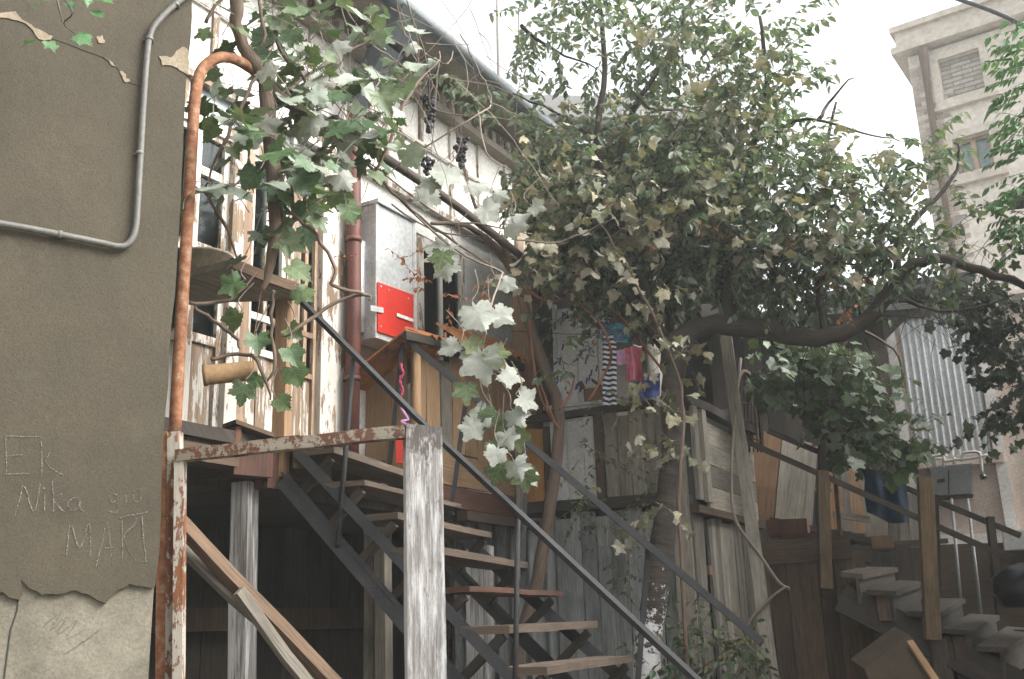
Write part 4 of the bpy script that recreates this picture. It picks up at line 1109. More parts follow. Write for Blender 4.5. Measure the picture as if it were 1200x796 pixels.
MB().lathe(gq(628, 480, -.15), [(0, 0), (.05, 0), (.06, .06), (.04, .14), (.02, .18), (0, .18)], 12).build('dark_jug', 'black_plastic', label='small dark jug on the balcony beside the tan column', cat='jug')

# shed running back along SH
sd_ = thing('board_shed', 'weathered plank shed with vertical silver boards right of the thick trunk', 'shed', SH.tz(.8, 0, 0))
m_ = MB(); x = 0.03; ksh = 0
while x < 1.62:
    w_ = random.uniform(.075, .12)
    top = 2.30 + random.uniform(-.02, .02)
    if not (.20 < x < .26): m_.board(SH.tz(x + w_ / 2, 0, 0), SH.tz(x + w_ / 2, top, .0), w_ * .93, .022, SH.n + SH.d * random.uniform(-.1, .1), .005, 5)
    x += w_; ksh += 1
m_.build('vertical_boards', 'grey_pale', sd_)
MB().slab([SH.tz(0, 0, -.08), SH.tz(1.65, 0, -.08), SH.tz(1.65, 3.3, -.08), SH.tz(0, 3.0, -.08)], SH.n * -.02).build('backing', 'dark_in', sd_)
MB().board(SH.tz(.0, 2.34, .03), SH.tz(1.66, 2.34, .03), .05, .07, V((0, 0, 1)).cross(SH.d), .005).build('mid_rail', 'brown_wood', sd_)
m_ = MB(); 
for k in range(4): m_.board(SH.tz(.42, 2.455 + k * .155, .0), SH.tz(1.66, 2.455 + k * .155, .0), .15, .02, SH.n, .004)
m_.build('upper_boards', 'grey_wood', sd_)
MB().board(SH.tz(-.02, 3.06, .03), SH.tz(1.68, 3.10, .03), .06, .08, V((0, 0, 1)).cross(SH.d), .006).build('top_rail', 'dark_wood', sd_)
for x, zt_, mt_ in ((.08, 3.05, 'grey_wood'), (.27, 3.04, 'grey_pale')):
    MB().board(SH.tz(x, 2.40, .05), SH.tz(x, zt_, .05), .09, .03, SH.n).build('pale_post', mt_, sd_)
MB().board(GB.tz(tr_ - .02, 0, .05), GB.tz(tr_ - .02, 3.0, .05), .12, .03, GB.n, .004).build('corner_board', 'grey_wood', sd_)
m_ = MB(); m_.tube([SH.tz(.24, 1.98, .02), SH.tz(.24, 1.92, .02)], .02, 4); m_.build('latch', 'tan_wood', sd_)
# upper wall above the shed
uw = thing('upper_shed', 'grey boarded upper room behind the thick limb with a dark doorway', 'shed', SH.tz(.9, 3.1, -.5))
m_ = MB(); x = -.1
while x < .55:
    w_ = .1; m_.board(SH.tz(x + .05, 3.08, -.3), SH.tz(x + .05, 4.5, -.3), .096, .02, SH.n, .003); x += w_
m_.build('boards', 'grey_wood', uw)
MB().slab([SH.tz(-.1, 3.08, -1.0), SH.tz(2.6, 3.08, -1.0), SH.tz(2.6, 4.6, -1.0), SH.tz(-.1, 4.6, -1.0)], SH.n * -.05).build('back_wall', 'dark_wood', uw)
MB().slab([SH.tz(-.2, 4.5, .2), SH.tz(2.6, 4.4, .2), SH.tz(2.6, 4.7, -1.3), SH.tz(-.2, 4.8, -1.3)], (0, 0, .05)).build('roof', 'roof', uw)
# arched wicker chair back in the doorway
wc = thing('wicker_chair', 'dark wicker chair with an arched back in the shade behind the leaning board', 'chair', P(873, 520, 8.05))
m_ = MB(); q = [P(858, 530, 8.0), P(860, 470, 8.0), P(866, 442, 8.02), P(874, 436, 8.05), P(884, 450, 8.1), P(890, 480, 8.12), P(893, 530, 8.15)]
m_.tube(smooth_path(q, 4), .018, 8); m_.build('arch', 'brown_wood', wc)
m_ = MB()
for k in range(8):
    t_ = k / 7; m_.tube([P(lerp(859, 893, t_), 530, 8.07), P(lerp(861, 888, t_), 452 + 14 * abs(t_ - .4), 8.07)], .007, 4)
for y in (470, 490, 510): m_.tube([P(859, y, 8.03), P(892, y + 6, 8.11)], .007, 4)
m_.build('wicker', 'brown_wood', wc)
# leaning boards
a_ = P(888, 668, 6.9); b_ = P(850, 390, 7.25)
MB().board(ext(a_, b_, .25), b_, .085, .03, V((-.3, -1, 0)), .004, 8).build('leaning_board', 'grey_pale', label='long pale board leaning upright against the shed from ground to the limb', cat='board')
cl = thing('climbing_stem', 'thin bare woody stem looping down the shed boards', 'stem', P(900, 796, 6.7))
MB().tube(smooth_path([P(868, 420, 7.2), P(860, 500, 7.1), P(857, 560, 7.0), P(862, 610, 6.95), P(890, 650, 6.9), P(912, 682, 6.85), P(925, 690, 6.8)], 4), .012, 6).build('stem', 'twig', cl)
MB().tube(smooth_path([P(922, 688, 6.8), P(905, 700, 6.8), P(880, 726, 6.8), P(872, 745, 6.8)], 4), .011, 6).build('stem', 'twig', cl)
MB().tube(smooth_path([P(868, 742, 6.8), P(880, 760, 6.78), P(898, 775, 6.75), P(905, 800, 6.7), P(908, 900, 6.7)], 4), .011, 6).build('stem', 'twig', cl)

# ---------------------------------------------------------------- plank wall and stairs at the right
BW = Plane(P(888, 720, 7.9).x, 7.9, R(96))
bw = thing('plank_wall', 'low dark brown plank wall under the head of the right stair', 'wall', BW.tz(.3, 0, 0))
m_ = MB(); x = 0
while x < .82:
    w_ = random.uniform(.09, .15); m_.board(BW.tz(x + w_ / 2, 0, 0), BW.tz(x + w_ / 2, 2.06 + random.uniform(-.03, .01), 0), w_ * .96, .025, BW.n, .004); x += w_
m_.build('boards', 'brown_wood', bw)
MB().board(BW.tz(.0, 2.10, .03), BW.tz(.72, 2.13, .03), .17, .06, BW.n, .005).build('top_beam', 'brown_wood', bw)
rs = thing('wooden_steps', 'rickety grey wooden steps with sagging treads at lower right', 'staircase', P(1090, 790, 7.5))
TR = [((985, 670), (1011, 673), (1052, 665), (1012, 664)), ((1015, 691), (1050, 693), (1083, 681), (1053, 680)), ((1062, 716), (1103, 717), (1131, 701), (1100, 701)), ((1104, 736), (1140, 739), (1171, 721), (1137, 719)), ((1143, 757), (1180, 759), (1217, 737), (1180, 734))]
YN, YF = 7.2, 8.0
for k, (fl, fr_, br, bl) in enumerate(TR):
    c = [P(*fl, YN - k * .06), P(*fr_, YN - k * .06), P(*br, YF - k * .06), P(*bl, YF - k * .06)]
    MB().slab(c, (0, 0, -.034), uax=c[3] - c[0]).build('tread', 'stepr_wood', rs)
    dn = V((0, 0, -.036)); lo = V((0, 0, -.20))
    e = (c[1] - c[0]).normalized() * -.03
    MB().slab([c[1] + dn + e, c[2] + dn + e, c[2] + lo + e, c[1] + lo + e], e * .8, uax=c[2] - c[1]).build('riser', 'dark_wood', rs)
    if k % 2: MB().board(c[0] * .4 + c[1] * .6 + dn + V((0, .06, -.001)), c[0] * .4 + c[1] * .6 + dn + V((0, .06, -.16)), .09, .05, V((0, -1, 0))).build('bracket', 'brown_wood', rs)
s0 = P(985, 700, 7.3); s1 = P(1215, 815, 6.95)
MB().board(s0, s1, .2, .05, V((0, -1, 0)), .004).build('stringer', 'dark_wood', rs)
s0 = P(1010, 690, 8.0); s1 = P(1240, 790, 7.7)
MB().board(s0, s1, .2, .05, V((0, -1, 0)), .004).build('stringer', 'dark_wood', rs)
for x, Y in ((1030, 7.35), (1125, 7.2)):
    a_ = P(x, 720 if x < 1100 else 765, Y); MB().board(V((a_.x, a_.y, 0)), a_, .1, .06, V((0, -1, 0))).build('support', 'dark_wood', rs)
# stacked wooden box steps at the head
def boxpx(mb, x0, x1, yt, yb, Y, d, skew=0):
    a_ = P(x0, yb, Y); b_ = P(x1, yb, Y); h = P(x0, yt, Y).z - a_.z
    b_ = V((b_.x, b_.y, a_.z)); q = V((.35 * d, d, 0))
    c = [a_, b_, b_ + q, a_ + q]
    return mb.hexa([p + V((0, 0, 0)) for p in c] + [p + V((0, 0, h)) for p in c])
MB().board(P(898, 612, 8.6), P(1045, 642, 8.6), .05, .25, V((0, -1, 0.05))).build('head_platform', 'dark_wood', rs)
for x0, x1, yt, yb, Y, mt_ in ((900, 947, 609, 628, 8.2, 'red_wood'), (917, 985, 626, 649, 8.0, 'red_wood'), (1022, 1048, 628, 642, 8.2, 'tan_wood')):
    boxpx(MB(), x0, x1, yt, yb, Y, .3).build('box_step', mt_, rs)
MB().board(P(975, 645, 7.9), P(1020, 651, 7.95), .05, .12, up).build('loose_tread', 'stepr_wood', rs)
# rails
rl = thing('stair_railing', 'dark timber handrails on brown posts sloping down over the right steps', 'railing', P(1090, 750, 7.05))
MB().board(P(878, 519, 7.5), P(1186, 656, 6.9), .038, .04, up).build('near_rail', 'dark_wood', rl)
MB().board(P(900, 505, 8.4), P(1196, 628, 7.9), .045, .04, up).build('far_rail', 'dark_wood', rl)
a_ = P(968, 690, 7.28); b_ = P(964, 552, 7.3); MB().board(a_, b_, .08, .05, V((0, -1, 0))).build('post', 'rail_post', rl)
a_ = P(968, 700, 7.6); b_ = P(963, 522, 7.62); MB().board(a_, b_, .045, .05, V((0, -1, 0))).build('back_post', 'dark_wood', rl)
a_ = P(1093, 750, 7.02); b_ = P(1084, 560, 7.04); MB().board(a_, b_, .10, .05, V((0, -1, 0))).build('post', 'rail_post', rl)
a_ = P(1098, 752, 7.1); MB().board(V((a_.x, a_.y, 0)), a_ + V((0, 0, .02)), .11, .06, V((0, -1, 0))).build('post_foot', 'dark_wood', rl)
a_ = P(1172, 720, 7.86); b_ = P(1160, 606, 7.9); MB().board(a_, b_, .05, .05, V((0, -1, 0))).build('back_post', 'dark_wood', rl)
MB().board(P(1098, 700, 8.0), P(1095, 580, 8.0), .05, .04, V((0, -1, 0))).build('back_post', 'dark_wood', rl)
# loose planks stacked upright behind the rail
grp = 'planks stacked upright behind the right railing'
PLK = [(888, 616, 900, 507, 24, 'orange_wood', 'broad orange plank, leftmost of the planks stacked behind the right railing'),
       (912, 618, 922, 512, 8, 'grey_wood', 'narrow grey plank right beside the broad orange one'),
       (928, 618, 938, 518, 20, 'grey_wood', 'wide knotty grey brown plank in the middle of the upright stack'),
       (946, 620, 953, 524, 7, 'grey_pale', 'thin pale batten before the wide grey brown plank'),
       (978, 622, 972, 530, 16, 'orange_wood', 'orange brown plank just right of the rail post'),
       (993, 624, 986, 540, 9, 'grey_wood', 'slim dark plank right of the orange brown one'),
       (1006, 628, 998, 548, 13, 'tan_wood', 'tan plank near the right end of the upright stack'),
       (1022, 630, 1012, 556, 13, 'grey_pale', 'pale worn plank at the right end of the upright stack')]
for k, (x0, y0, x1, y1, wpx, mt_, lb) in enumerate(PLK):
    a_ = P(x0, y0, 8.5 - .0 * k); b_ = P(x1, y1 , 8.62)
    MB().board(a_, b_, wpx * 1.35 * 8.5 / F_PX, .03, V((0, -1, 0)), .004, 5, jag=.02).build('upright_plank', mt_, label=lb, cat='plank', group=grp)
m_ = MB(); m_.board(P(977, 603, 8.40), P(1019, 609, 8.40), .05, .03, V((0, -1, 0))); m_.build('cross_batten', 'grey_wood', label='short grey batten nailed across the tan upright planks', cat='batten')
pf = thing('paling_fence', 'low worn paling fence with broken pickets below the blue jeans', 'fence', P(1065, 640, 8.55))
m_ = MB()
for k in range(6):
    x = 1036 + k * 12; m_.board(P(x, 640, 8.6), P(x - 3, 575 + random.uniform(0, 14), 8.6), .08, .02, V((0, -1, 0)), .003, jag=.02)
m_.build('pickets', 'grey_pale', pf)
m_ = MB(); m_.board(P(1000, 640, 8.58), P(1110, 634, 8.58), .04, .04, up); m_.build('bottom_rail', 'dark_wood', pf)
rsd = thing('rear_shed', 'dark brown old shed filling the shade behind the planks and the long limb', 'shed', P(970, 700, 9.3))
RSP = Plane(P(880, 700, 9.3).x, 9.3, R(97)); wR = P(1075, 700, 9.3).x - P(880, 700, 9.3).x
m_ = MB(); x = -.1
while x < wR:
    m_.board(RSP.tz(x, 0, 0), RSP.tz(x, P(960, 385, 9.3).z, 0), .158, .03, RSP.n, .004); x += .16
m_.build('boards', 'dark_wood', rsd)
m_ = MB(); m_.slab([RSP.tz(-.4, P(960, 385, 9.3).z, .35), RSP.tz(wR + .2, P(960, 385, 9.3).z, .35), RSP.tz(wR + .2, P(960, 372, 9.3).z, -2), RSP.tz(-.4, P(960, 372, 9.3).z, -2)], (0, 0, .06)); m_.build('roof', 'roof', rsd)
# jeans
jn = MB(); jn.cloth(P(1012, 548, 8.0), P(1062, 560, 8.0) - P(1012, 548, 8.0), P(1016, 600, 8.0) - P(1012, 548, 8.0), V((0, -1, 0)), .05, 14, 10, .04)
jn.build('blue_jeans', 'denim', label='dark blue jeans hanging over the right handrail', cat='clothing')
# stone base and brown apron wall under pink building's plinth
ap = thing('apron_wall', 'dark brown boarded base below the white plinth of the pink house', 'wall', PK.tz(0, 0, .3))
MB().slab([PK.at(1060, 640, .05) * 1.0, PK.at(1260, 634, .05), flat(PK.at(1260, 634, .05), 0), flat(PK.at(1060, 640, .05), 0)], PK.n * .06).build('boards', 'brown_wood', ap)
bx = MB(); bx.slab([P(1013, 784, 6.4), P(1066, 744, 6.5), P(1100, 800, 6.2), P(1040, 850, 6.0)], (0, .25, .05)); bx.build('flattened_carton', 'dcard', label='dull brown carton lying tilted below the wooden steps', cat='carton')
MB().board(P(1066, 752, 6.4), P(1106, 812, 6.1), .04, .02, V((0, -1, .3))).build('loose_lath', 'tan_wood', label='thin tan lath sloping beside the tilted carton', cat='lath')
m_ = MB(); m_.lathe(P(1206, 712, 7.3), [(0, 0), (.16, .01), (.21, .1), (.2, .2), (.13, .27), (0, .29)], 20); m_.v = [p + V((noise.noise(p * 9), noise.noise(p * 9 + V((5, 0, 0))), noise.noise(p * 7 + V((0, 9, 0))) * .7)) * .045 for p in m_.v]; m_.build('black_sack', 'black_plastic', label='round glossy black sack at the foot of the right railing', cat='sack')
MB().slab([P(1188, 738, 7.6), P(1260, 738, 7.6), P(1260, 738, 8.2), P(1188, 738, 8.2)], (0, 0, -.05)).build('side_platform', 'dark_wood', label='dark plank ledge under the round black sack', cat='ledge')

# ---------------------------------------------------------------- pink house
pk = thing('pink_house', 'pink washed single storey house with ribbed metal cladding behind the right steps', 'building', PK.tz(.3, 0, -.5))
pa_ = PK.t(1000, 500); pb_ = PK.t(1330, 500)
zt_ = PK.at(1100, 352).z; zc_ = PK.at(1100, 545).z
MB().slab([PK.tz(pa_, 0, 0), PK.tz(pb_, 0, 0), PK.tz(pb_, zt_, 0), PK.tz(pa_, zt_, 0)], PK.n * -3).build('wall', 'pink_wall', pk)
x0 = PK.t(1064, 460); x1 = PK.t(1150, 460)
m_ = MB(); m_.ribs(PK.tz(x0, PK.at(1064, 543).z, .03), PK.d * (x1 - x0), V((0, 0, PK.at(1100, 372).z - PK.at(1100, 545).z)), .014, .062, PK.n, trap=True)
m_.build('ribbed_cladding', 'corr', pk)
m_ = MB(); m_.board(PK.tz(x0 - .1, zc_ + .02, .05), PK.tz(x1 + .1, zc_ + .02, .05), .05, .1, up); m_.build('ledge', 'pink_wall', pk)
m_ = MB(); m_.board(PK.tz(pa_ + .15, 1.75, .008), PK.tz(pa_ + .15, zt_ - .1, .008), .3, .02, PK.n); m_.build('grey_door', 'sheet_grey', pk)
m_ = MB(); m_.board(PK.tz(x0 - .09, 1.9, .03), PK.tz(x0 - .09, zt_ - .05, .03), .09, .05, PK.n); m_.board(PK.tz(x1 + .07, 1.9, .03), PK.tz(x1 + .07, zt_ - .05, .03), .1, .05, PK.n); m_.build('jamb', 'white_wall', pk)
m_ = MB(); m_.board(PK.tz(pa_ - .1, PK.at(1100, 368).z + .03, .06), PK.tz(pb_, PK.at(1100, 368).z + .03, .06), .06, .1, up); m_.build('lintel', 'grey_wood', pk)
m_ = MB(); m_.slab([PK.tz(pa_ - .3, zt_ + .02, .45), PK.tz(x1 + .05, zt_ + .02, .45), PK.tz(x1 + .05, zt_ + .12, -3), PK.tz(pa_ - .3, zt_ + .12, -3)], (0, 0, .1)); m_.build('roof', 'roof', pk)
m_ = MB(); m_.slab([PK.at(1060, 629, .0), PK.at(1260, 622, .0), PK.at(1260, 634, .0), PK.at(1060, 640, .0)], PK.n * .05); m_.build('plinth', 'white_wall', pk)
mb_ = thing('meter_box', 'grey electric meter box on the pink wall under the gas pipe', 'meter box', PK.at(1112, 584, .1))
m_ = MB(); m_.slab([PK.at(1090, 549, .02), PK.at(1138, 545, .02), PK.at(1138, 580, .02), PK.at(1090, 583, .02)], PK.n * .12); m_.build('box', 'meter', mb_)
m_ = MB(); m_.slab([PK.at(1111, 551, .142), PK.at(1112.5, 551, .142), PK.at(1112.5, 579, .142), PK.at(1111, 579, .142)], PK.n * .004); m_.slab([PK.at(1098, 562, .142), PK.at(1107, 561, .142), PK.at(1107, 565, .142), PK.at(1098, 566, .142)], PK.n * .003); m_.build('door_gap', 'dark_in', mb_)
m_ = MB(); m_.slab([PK.at(1089, 584, .02), PK.at(1140, 581, .02), PK.at(1140, 583.5, .02), PK.at(1089, 587, .02)], PK.n * .14); m_.build('tray', 'dark_wood', mb_)
gpq = [[(1078, 540), (1105, 537)], [(1097, 548), (1096, 536)], [(1105, 548), (1105, 534), (1090, 536)], [(1105, 541), (1120, 539), (1140, 537), (1158, 533)], [(1127, 541), (1128, 532), (1134, 530), (1146, 530), (1149, 536), (1151, 556)], [(1118, 536), (1118, 544)]]
gs = thing('gas_pipe', 'pale looping gas pipes fixed above the grey meter box', 'pipe', PK.at(1115, 548, .2))
for q in gpq: MB().tube(smooth_path([PK.at(x, y, .19) for x, y in q], 3), .014, 8).build('pipe', 'pipe_pale', gs)
MB().tube([PK.at(1151, 556, .19), PK.at(1153, 562, .19)], .03, 8).build('valve', 'black_plastic', gs)
for x, dx in ((1115, 11), (1134, 16)):
    a_ = P(x, 585, 8.6); b_ = P(x + dx, 706 if x < 1120 else 722, 8.0); MB().tube([a_, b_], .012, 8).build('steel_rod', 'meter', label='pale steel rod leaning below the meter box, %s' % ('the one nearer the thick brown post' if x < 1120 else 'the one farther from the brown post'), cat='rod')
m_ = MB(); m_.slab([PK.at(1176, 622, .3), PK.at(1260, 620, .3), PK.at(1260, 642, .3), PK.at(1178, 644, .3)], PK.n * -.2); m_.build('grey_case', 'sheet_grey', label='pale grey case at the right edge on the white plinth', cat='case')

# ---------------------------------------------------------------- tall building
tb = thing('apartment_block', 'tall old rendered building with a bricked-up window at upper right', 'building', TB.tz(2, 0, -2))
e_ = TB.t(1070, 110)
zc = TB.at(1070, 66).z
zt2 = TB.at(1046, 40, .6).z
def tbox(mb, t0, t1, z0, z1, o0, o1, **k): return pbox(mb, TB, t0, t1, z0, z1, o0, o1, **k)
holes = [(TB.t(1102, 90), TB.t(1151, 80), TB.at(1125, 113).z, TB.at(1125, 64).z), (TB.t(1119, 180), TB.t(1163, 175), TB.at(1142, 201).z, TB.at(1142, 158).z)]
m_ = MB()
tmax = e_ + 9; zs = [0] + sorted([h[2] for h in holes] + [h[3] for h in holes]) + [zc]
t0h, t1h = holes[0][0], holes[0][1]
def wallrow(za, zb, h):
    if h is None: tbox(m_, e_, tmax, za, zb, -.5, 0)
    else: tbox(m_, e_, h[0], za, zb, -.5, 0); tbox(m_, h[1], tmax, za, zb, -.5, 0)
hi, lo = holes[0], holes[1]
wallrow(0, lo[2], None); wallrow(lo[2], lo[3], lo); wallrow(lo[3], hi[2], None); wallrow(hi[2], hi[3], hi); wallrow(hi[3], zc, None)
m_.build('wall', 'render', tb)
m_ = MB(); tbox(m_, e_, e_ + .3, 0, zc, -9, -.51); tbox(m_, e_ + .3, tmax, 0, zc, -9, -8.6); m_.build('side_wall', 'render', tb)
# bare bricks along the corner
m_ = MB(); zz = 8.0; k = 0
while zz < zc - .3:
    z2 = zz + .085; x = e_ + .012; first = .12 if k % 2 else .24
    lim = e_ + .42 + .25 * noise.noise(V((zz * .9, 3, 1)))
    while x < lim:
        if noise.noise(V((x * 1.5, zz * .7, 9))) > -.25 and x > e_ - .01: tbox(m_, x, x + first, zz, z2, .002, .012)
        x += first + .015; first = .24
    zz += .1; k += 1
m_.build('bare_bricks', 'brick', tb)
m_ = MB(); tbox(m_, e_ - .26, tmax, zc + .06, zc + .2, -8.9, .24); tbox(m_, e_ - .16, tmax, zc + .201, zt2 + .25, -8.9, .14); tbox(m_, e_ - .24, tmax, zt2 + .251, zt2 + .38, -8.9, .22)
m_.build('cornice', 'trim', tb)
q = [TB.tz(e_ + .35, zc - .02, .18), TB.tz(e_ + .33, zc - .5, .16), TB.tz(e_ + .3, zc - 2, .14), TB.tz(e_ + .3, 2, .14)]
MB().tube(q, [.11, .07, .06, .06], 8).build('downpipe', 'brown_wood', tb)
for h, kind in ((hi, 'blocks'), (lo, 'sash')):
    m = MB(); f = .16
    tbox(m, h[0] - f, h[0], h[2] - f, h[3] + f, .002, .07); tbox(m, h[1], h[1] + f, h[2] - f, h[3] + f, .002, .07)
    tbox(m, h[0], h[1], h[3], h[3] + f, .002, .065); tbox(m, h[0], h[1], h[2] - f, h[2], .002, .065); tbox(m, h[0] - f - .06, h[1] + f + .06, h[2] - f - .07, h[2] - f - .002, .002, .12)
    wf = m.build('window_surround', 'trim', tb)
    if kind == 'blocks':
        m = MB(); rows = 9; hh = (h[3] - h[2]) / rows
        for r_ in range(rows):
            x = h[0] - (.2 if r_ % 2 else 0)
            while x < h[1]:
                xa, xb = max(x + .01, h[0]), min(x + .39, h[1])
                if xb - xa > .03: tbox(m, xa, xb, h[2] + r_ * hh + .012, h[2] + (r_ + 1) * hh - .012, -.3, -.10)
                x += .4
        m.build('block_infill', 'cinder', wf)
        m = MB(); tbox(m, h[0], h[1], h[2], h[3], -.32, -.108); m.build('mortar', 'mortar', wf)
    else:
        m = MB(); mid = (h[0] + h[1]) / 2
        tbox(m, h[0], h[0] + .07, h[2], h[3], -.2, -.12); tbox(m, h[1] - .07, h[1], h[2], h[3], -.2, -.12); tbox(m, mid - .05, mid + .05, h[2] + .07, h[3] - .07, -.2, -.11)
        tbox(m, h[0] + .07, h[1] - .07, h[2], h[2] + .07, -.2, -.12); tbox(m, h[0] + .07, h[1] - .07, h[3] - .07, h[3], -.2, -.12); m.build('sash', 'brown_peel', wf)
        m = MB(); tbox(m, h[0] + .07, h[1] - .07, h[2] + .07, h[3] - .07, -.17, -.16); m.build('pane', 'glass', wf)
        m = MB(); tbox(m, h[0], h[1], h[2], h[3], -.3, -.25); m.build('curtain', 'curtain', wf)
    if kind == 'sash': MB().slab([TB.tz(h[0] - .4, h[2] - 1, -.55), TB.tz(h[1] + 1, h[2] - 1, -.55), TB.tz(h[1] + 1, h[3] + 1, -.55), TB.tz(h[0] - .4, h[3] + 1, -.55)], TB.n * -.05).build('room_dark', 'dark_in', tb)

# ---------------------------------------------------------------- back wing of the timber house
YB = 9.6
bk = thing('back_wing', 'low dark timber wing with an old eave behind the tree crown', 'building', P(720, 700, YB))
a_ = P(556, 500, YB); b_ = P(900, 500, YB)
zbk = P(650, 170, YB).z
MB().slab([V((a_.x, YB, 0)), V((b_.x, YB, 0)), V((b_.x, YB, zbk)), V((a_.x, YB, zbk))], (0, .3, 0)).build('wall', 'dark_wood', bk)
MB().board(P(568, 150, 8.7), P(860, 158, 8.7), .10, .12, up, .01).build('eave_beam', 'grey_pale', bk)
c = [P(560, 146, 8.6), P(868, 152, 8.6), P(840, 122, 12.5), P(560, 118, 12.5)]
MB().slab(c, (0, 0, .1)).build('roof', 'roof', bk)
MB().slab([V((P(640, 400, YB).x, YB - .03, 2.4)), V((P(770, 400, YB).x, YB - .03, 2.4)), V((P(770, 400, YB).x, YB - .03, 4.6)), V((P(640, 400, YB).x, YB - .03, 4.6))], (0, .02, 0)).build('pale_boards', 'sheet_grey', bk)
MB().board(P(640, 60, 9) * 1, P(640, 60, 9) + V((0, 0, .1)), .05, .05, V((0, -1, 0)))
a_ = P(584, 86, 9.0)
MB().tube([a_ + V((0, 0, -.6)), P(584, 40, 9.0), P(583, -40, 9.0)], .022, 6).build('roof_pole', 'pipe_pale', label='thin pale pole standing above the back roof against the sky', cat='pole')
MB().tube([P(757, 470, 7.0), P(755, 300, 7.05), P(752, 130, 7.1)], .014, 6).build('prop_pole', 'grey_pale', label='long thin upright pole propped inside the tree crown', cat='pole')
ac = [P(1090, -12, 7.5), P(1125, 0, 7.2), P(1160, 12, 6.9), P(1200, 30, 6.6), P(1300, 80, 6)]
MB().tube(smooth_path(ac, 4), .017, 8).build('overhead_cable', 'cable', label='thick black overhead cable crossing the top right corner', cat='cable')

# unseen house added beyond the right edge, only to shade the lower right
nb_ = thing('shade_house', 'unseen brown house added on the right to shade the yard', 'building', (6.4, 4.0, 0))
MB().slab([(4.35, .5, 0), (8.5, .5, 0), (8.5, 7.3, 0), (4.35, 7.3, 0)], (0, 0, 4.7)).build('wall', 'dcard', nb_)
MB().slab([(4.0, .2, 4.7), (8.8, .2, 5.1), (8.8, 7.6, 5.1), (4.0, 7.6, 4.7)], (0, 0, .12)).build('roof', 'roof', nb_)
for y_ in (2.2, 4.6):
    wf = MB().slab([(4.33, y_, 1.4), (4.33, y_ + .9, 1.4), (4.33, y_ + .9, 2.8), (4.33, y_, 2.8)], (.015, 0, 0)).build('window', 'white_peel', nb_)
    MB().slab([(4.32, y_ + .08, 1.48), (4.32, y_ + .82, 1.48), (4.32, y_ + .82, 2.72), (4.32, y_ + .08, 2.72)], (.008, 0, 0)).build('pane', 'sky_pane', wf)

# ================================================================ VEGETATION
# ---- main tree
Y0 = 6.3
tree = thing('fruit_tree', 'large old leafy tree with a whitewashed trunk foot and one long bent limb', 'tree', flat(P(757, 796, Y0), 0))
tk = MB()
base = flat(P(757, 796, Y0), 0)
limb(tk, [base, P(758, 796, Y0), P(768, 700, Y0), P(781, 600, Y0), P(789, 520, Y0 + .02), P(788, 455, Y0 + .05), P(796, 405, Y0 + .1)], [.11, .083, .078, .073, .07, .07, .075], 12, 6, .003)
tk.build('trunk', 'trunk', tree)
lm = MB()
L1 = limb(lm, [P(785, 430, Y0 + .08), P(797, 400, Y0 + .1), P(825, 383, Y0 + .12), P(880, 383, Y0 + .1), P(930, 394, Y0 + .05), P(985, 392, Y0), P(1028, 366, Y0 - .05), P(1052, 325, Y0 - .1), P(1080, 306, Y0 - .15), P(1112, 304, Y0 - .2), P(1150, 318, Y0 - .25), P(1215, 338, Y0 - .3)], [.07, .078, .064, .068, .058, .055, .05, .04, .036, .03, .028, .02], 10, 4, .012)
L2 = limb(lm, [P(790, 420, Y0 + .1), P(768, 385, Y0 + .15), P(740, 350, Y0 + .2), P(715, 330, Y0 + .3), P(680, 300, Y0 + .4), P(640, 260, Y0 + .5)], [.06, .055, .045, .038, .028, .018], 8, 4, .006)
L3 = limb(lm, [P(770, 385, Y0 + .15), P(745, 310, Y0 + .1), P(718, 240, Y0 + .05), P(700, 165, Y0), P(708, 80, Y0), P(700, -20, Y0)], [.045, .036, .03, .025, .02, .014], 8, 4, .008)
L4 = limb(lm, [P(722, 240, Y0 + .05), P(730, 165, Y0), P(750, 115, Y0), P(790, 50, Y0), P(820, -20, Y0)], [.03, .024, .02, .015, .01], 8, 4, .008)
L5 = limb(lm, [P(860, 385, Y0 + .1), P(850, 330, Y0 + .2), P(870, 260, Y0 + .2), P(880, 180, Y0 + .2), P(900, 100, Y0 + .1), P(890, 20, Y0)], [.045, .036, .03, .024, .018, .012], 8, 4, .008)
L6 = limb(lm, [P(970, 392, Y0), P(960, 340, Y0 + .1), P(975, 280, Y0 + .1), P(965, 190, Y0 + .1), P(980, 120, Y0)], [.03, .024, .02, .015, .008], 7, 4, .008)
L7 = limb(lm, [P(1050, 320, Y0 - .1), P(1060, 270, Y0), P(1110, 220, Y0), P(1125, 180, Y0), P(1120, 165, Y0)], [.026, .02, .014, .01, .006], 7, 4, .008)
for a_ in ([(905, 165), (930, 142), (965, 143), (1010, 155), (1055, 165)], [(960, 140), (975, 115), (1000, 90)], [(1000, 330), (1040, 260), (1080, 215)], [(880, 330), (930, 300), (1000, 310), (1060, 300)], [(1060, 350), (1100, 365), (1150, 360), (1190, 345)], [(700, 165), (650, 130), (600, 110)], [(745, 110), (770, 130), (830, 125)], [(610, 30), (650, 60), (700, 80)]):
    limb(lm, [P(x, y, Y0 + random.uniform(-.3, .3)) for x, y in a_], [.016 - .012 * k / (len(a_) - 1) for k in range(len(a_))], 5, 4, .008)
lm.build('limbs', 'bark', tree)
cr = MB(); tw = MB()
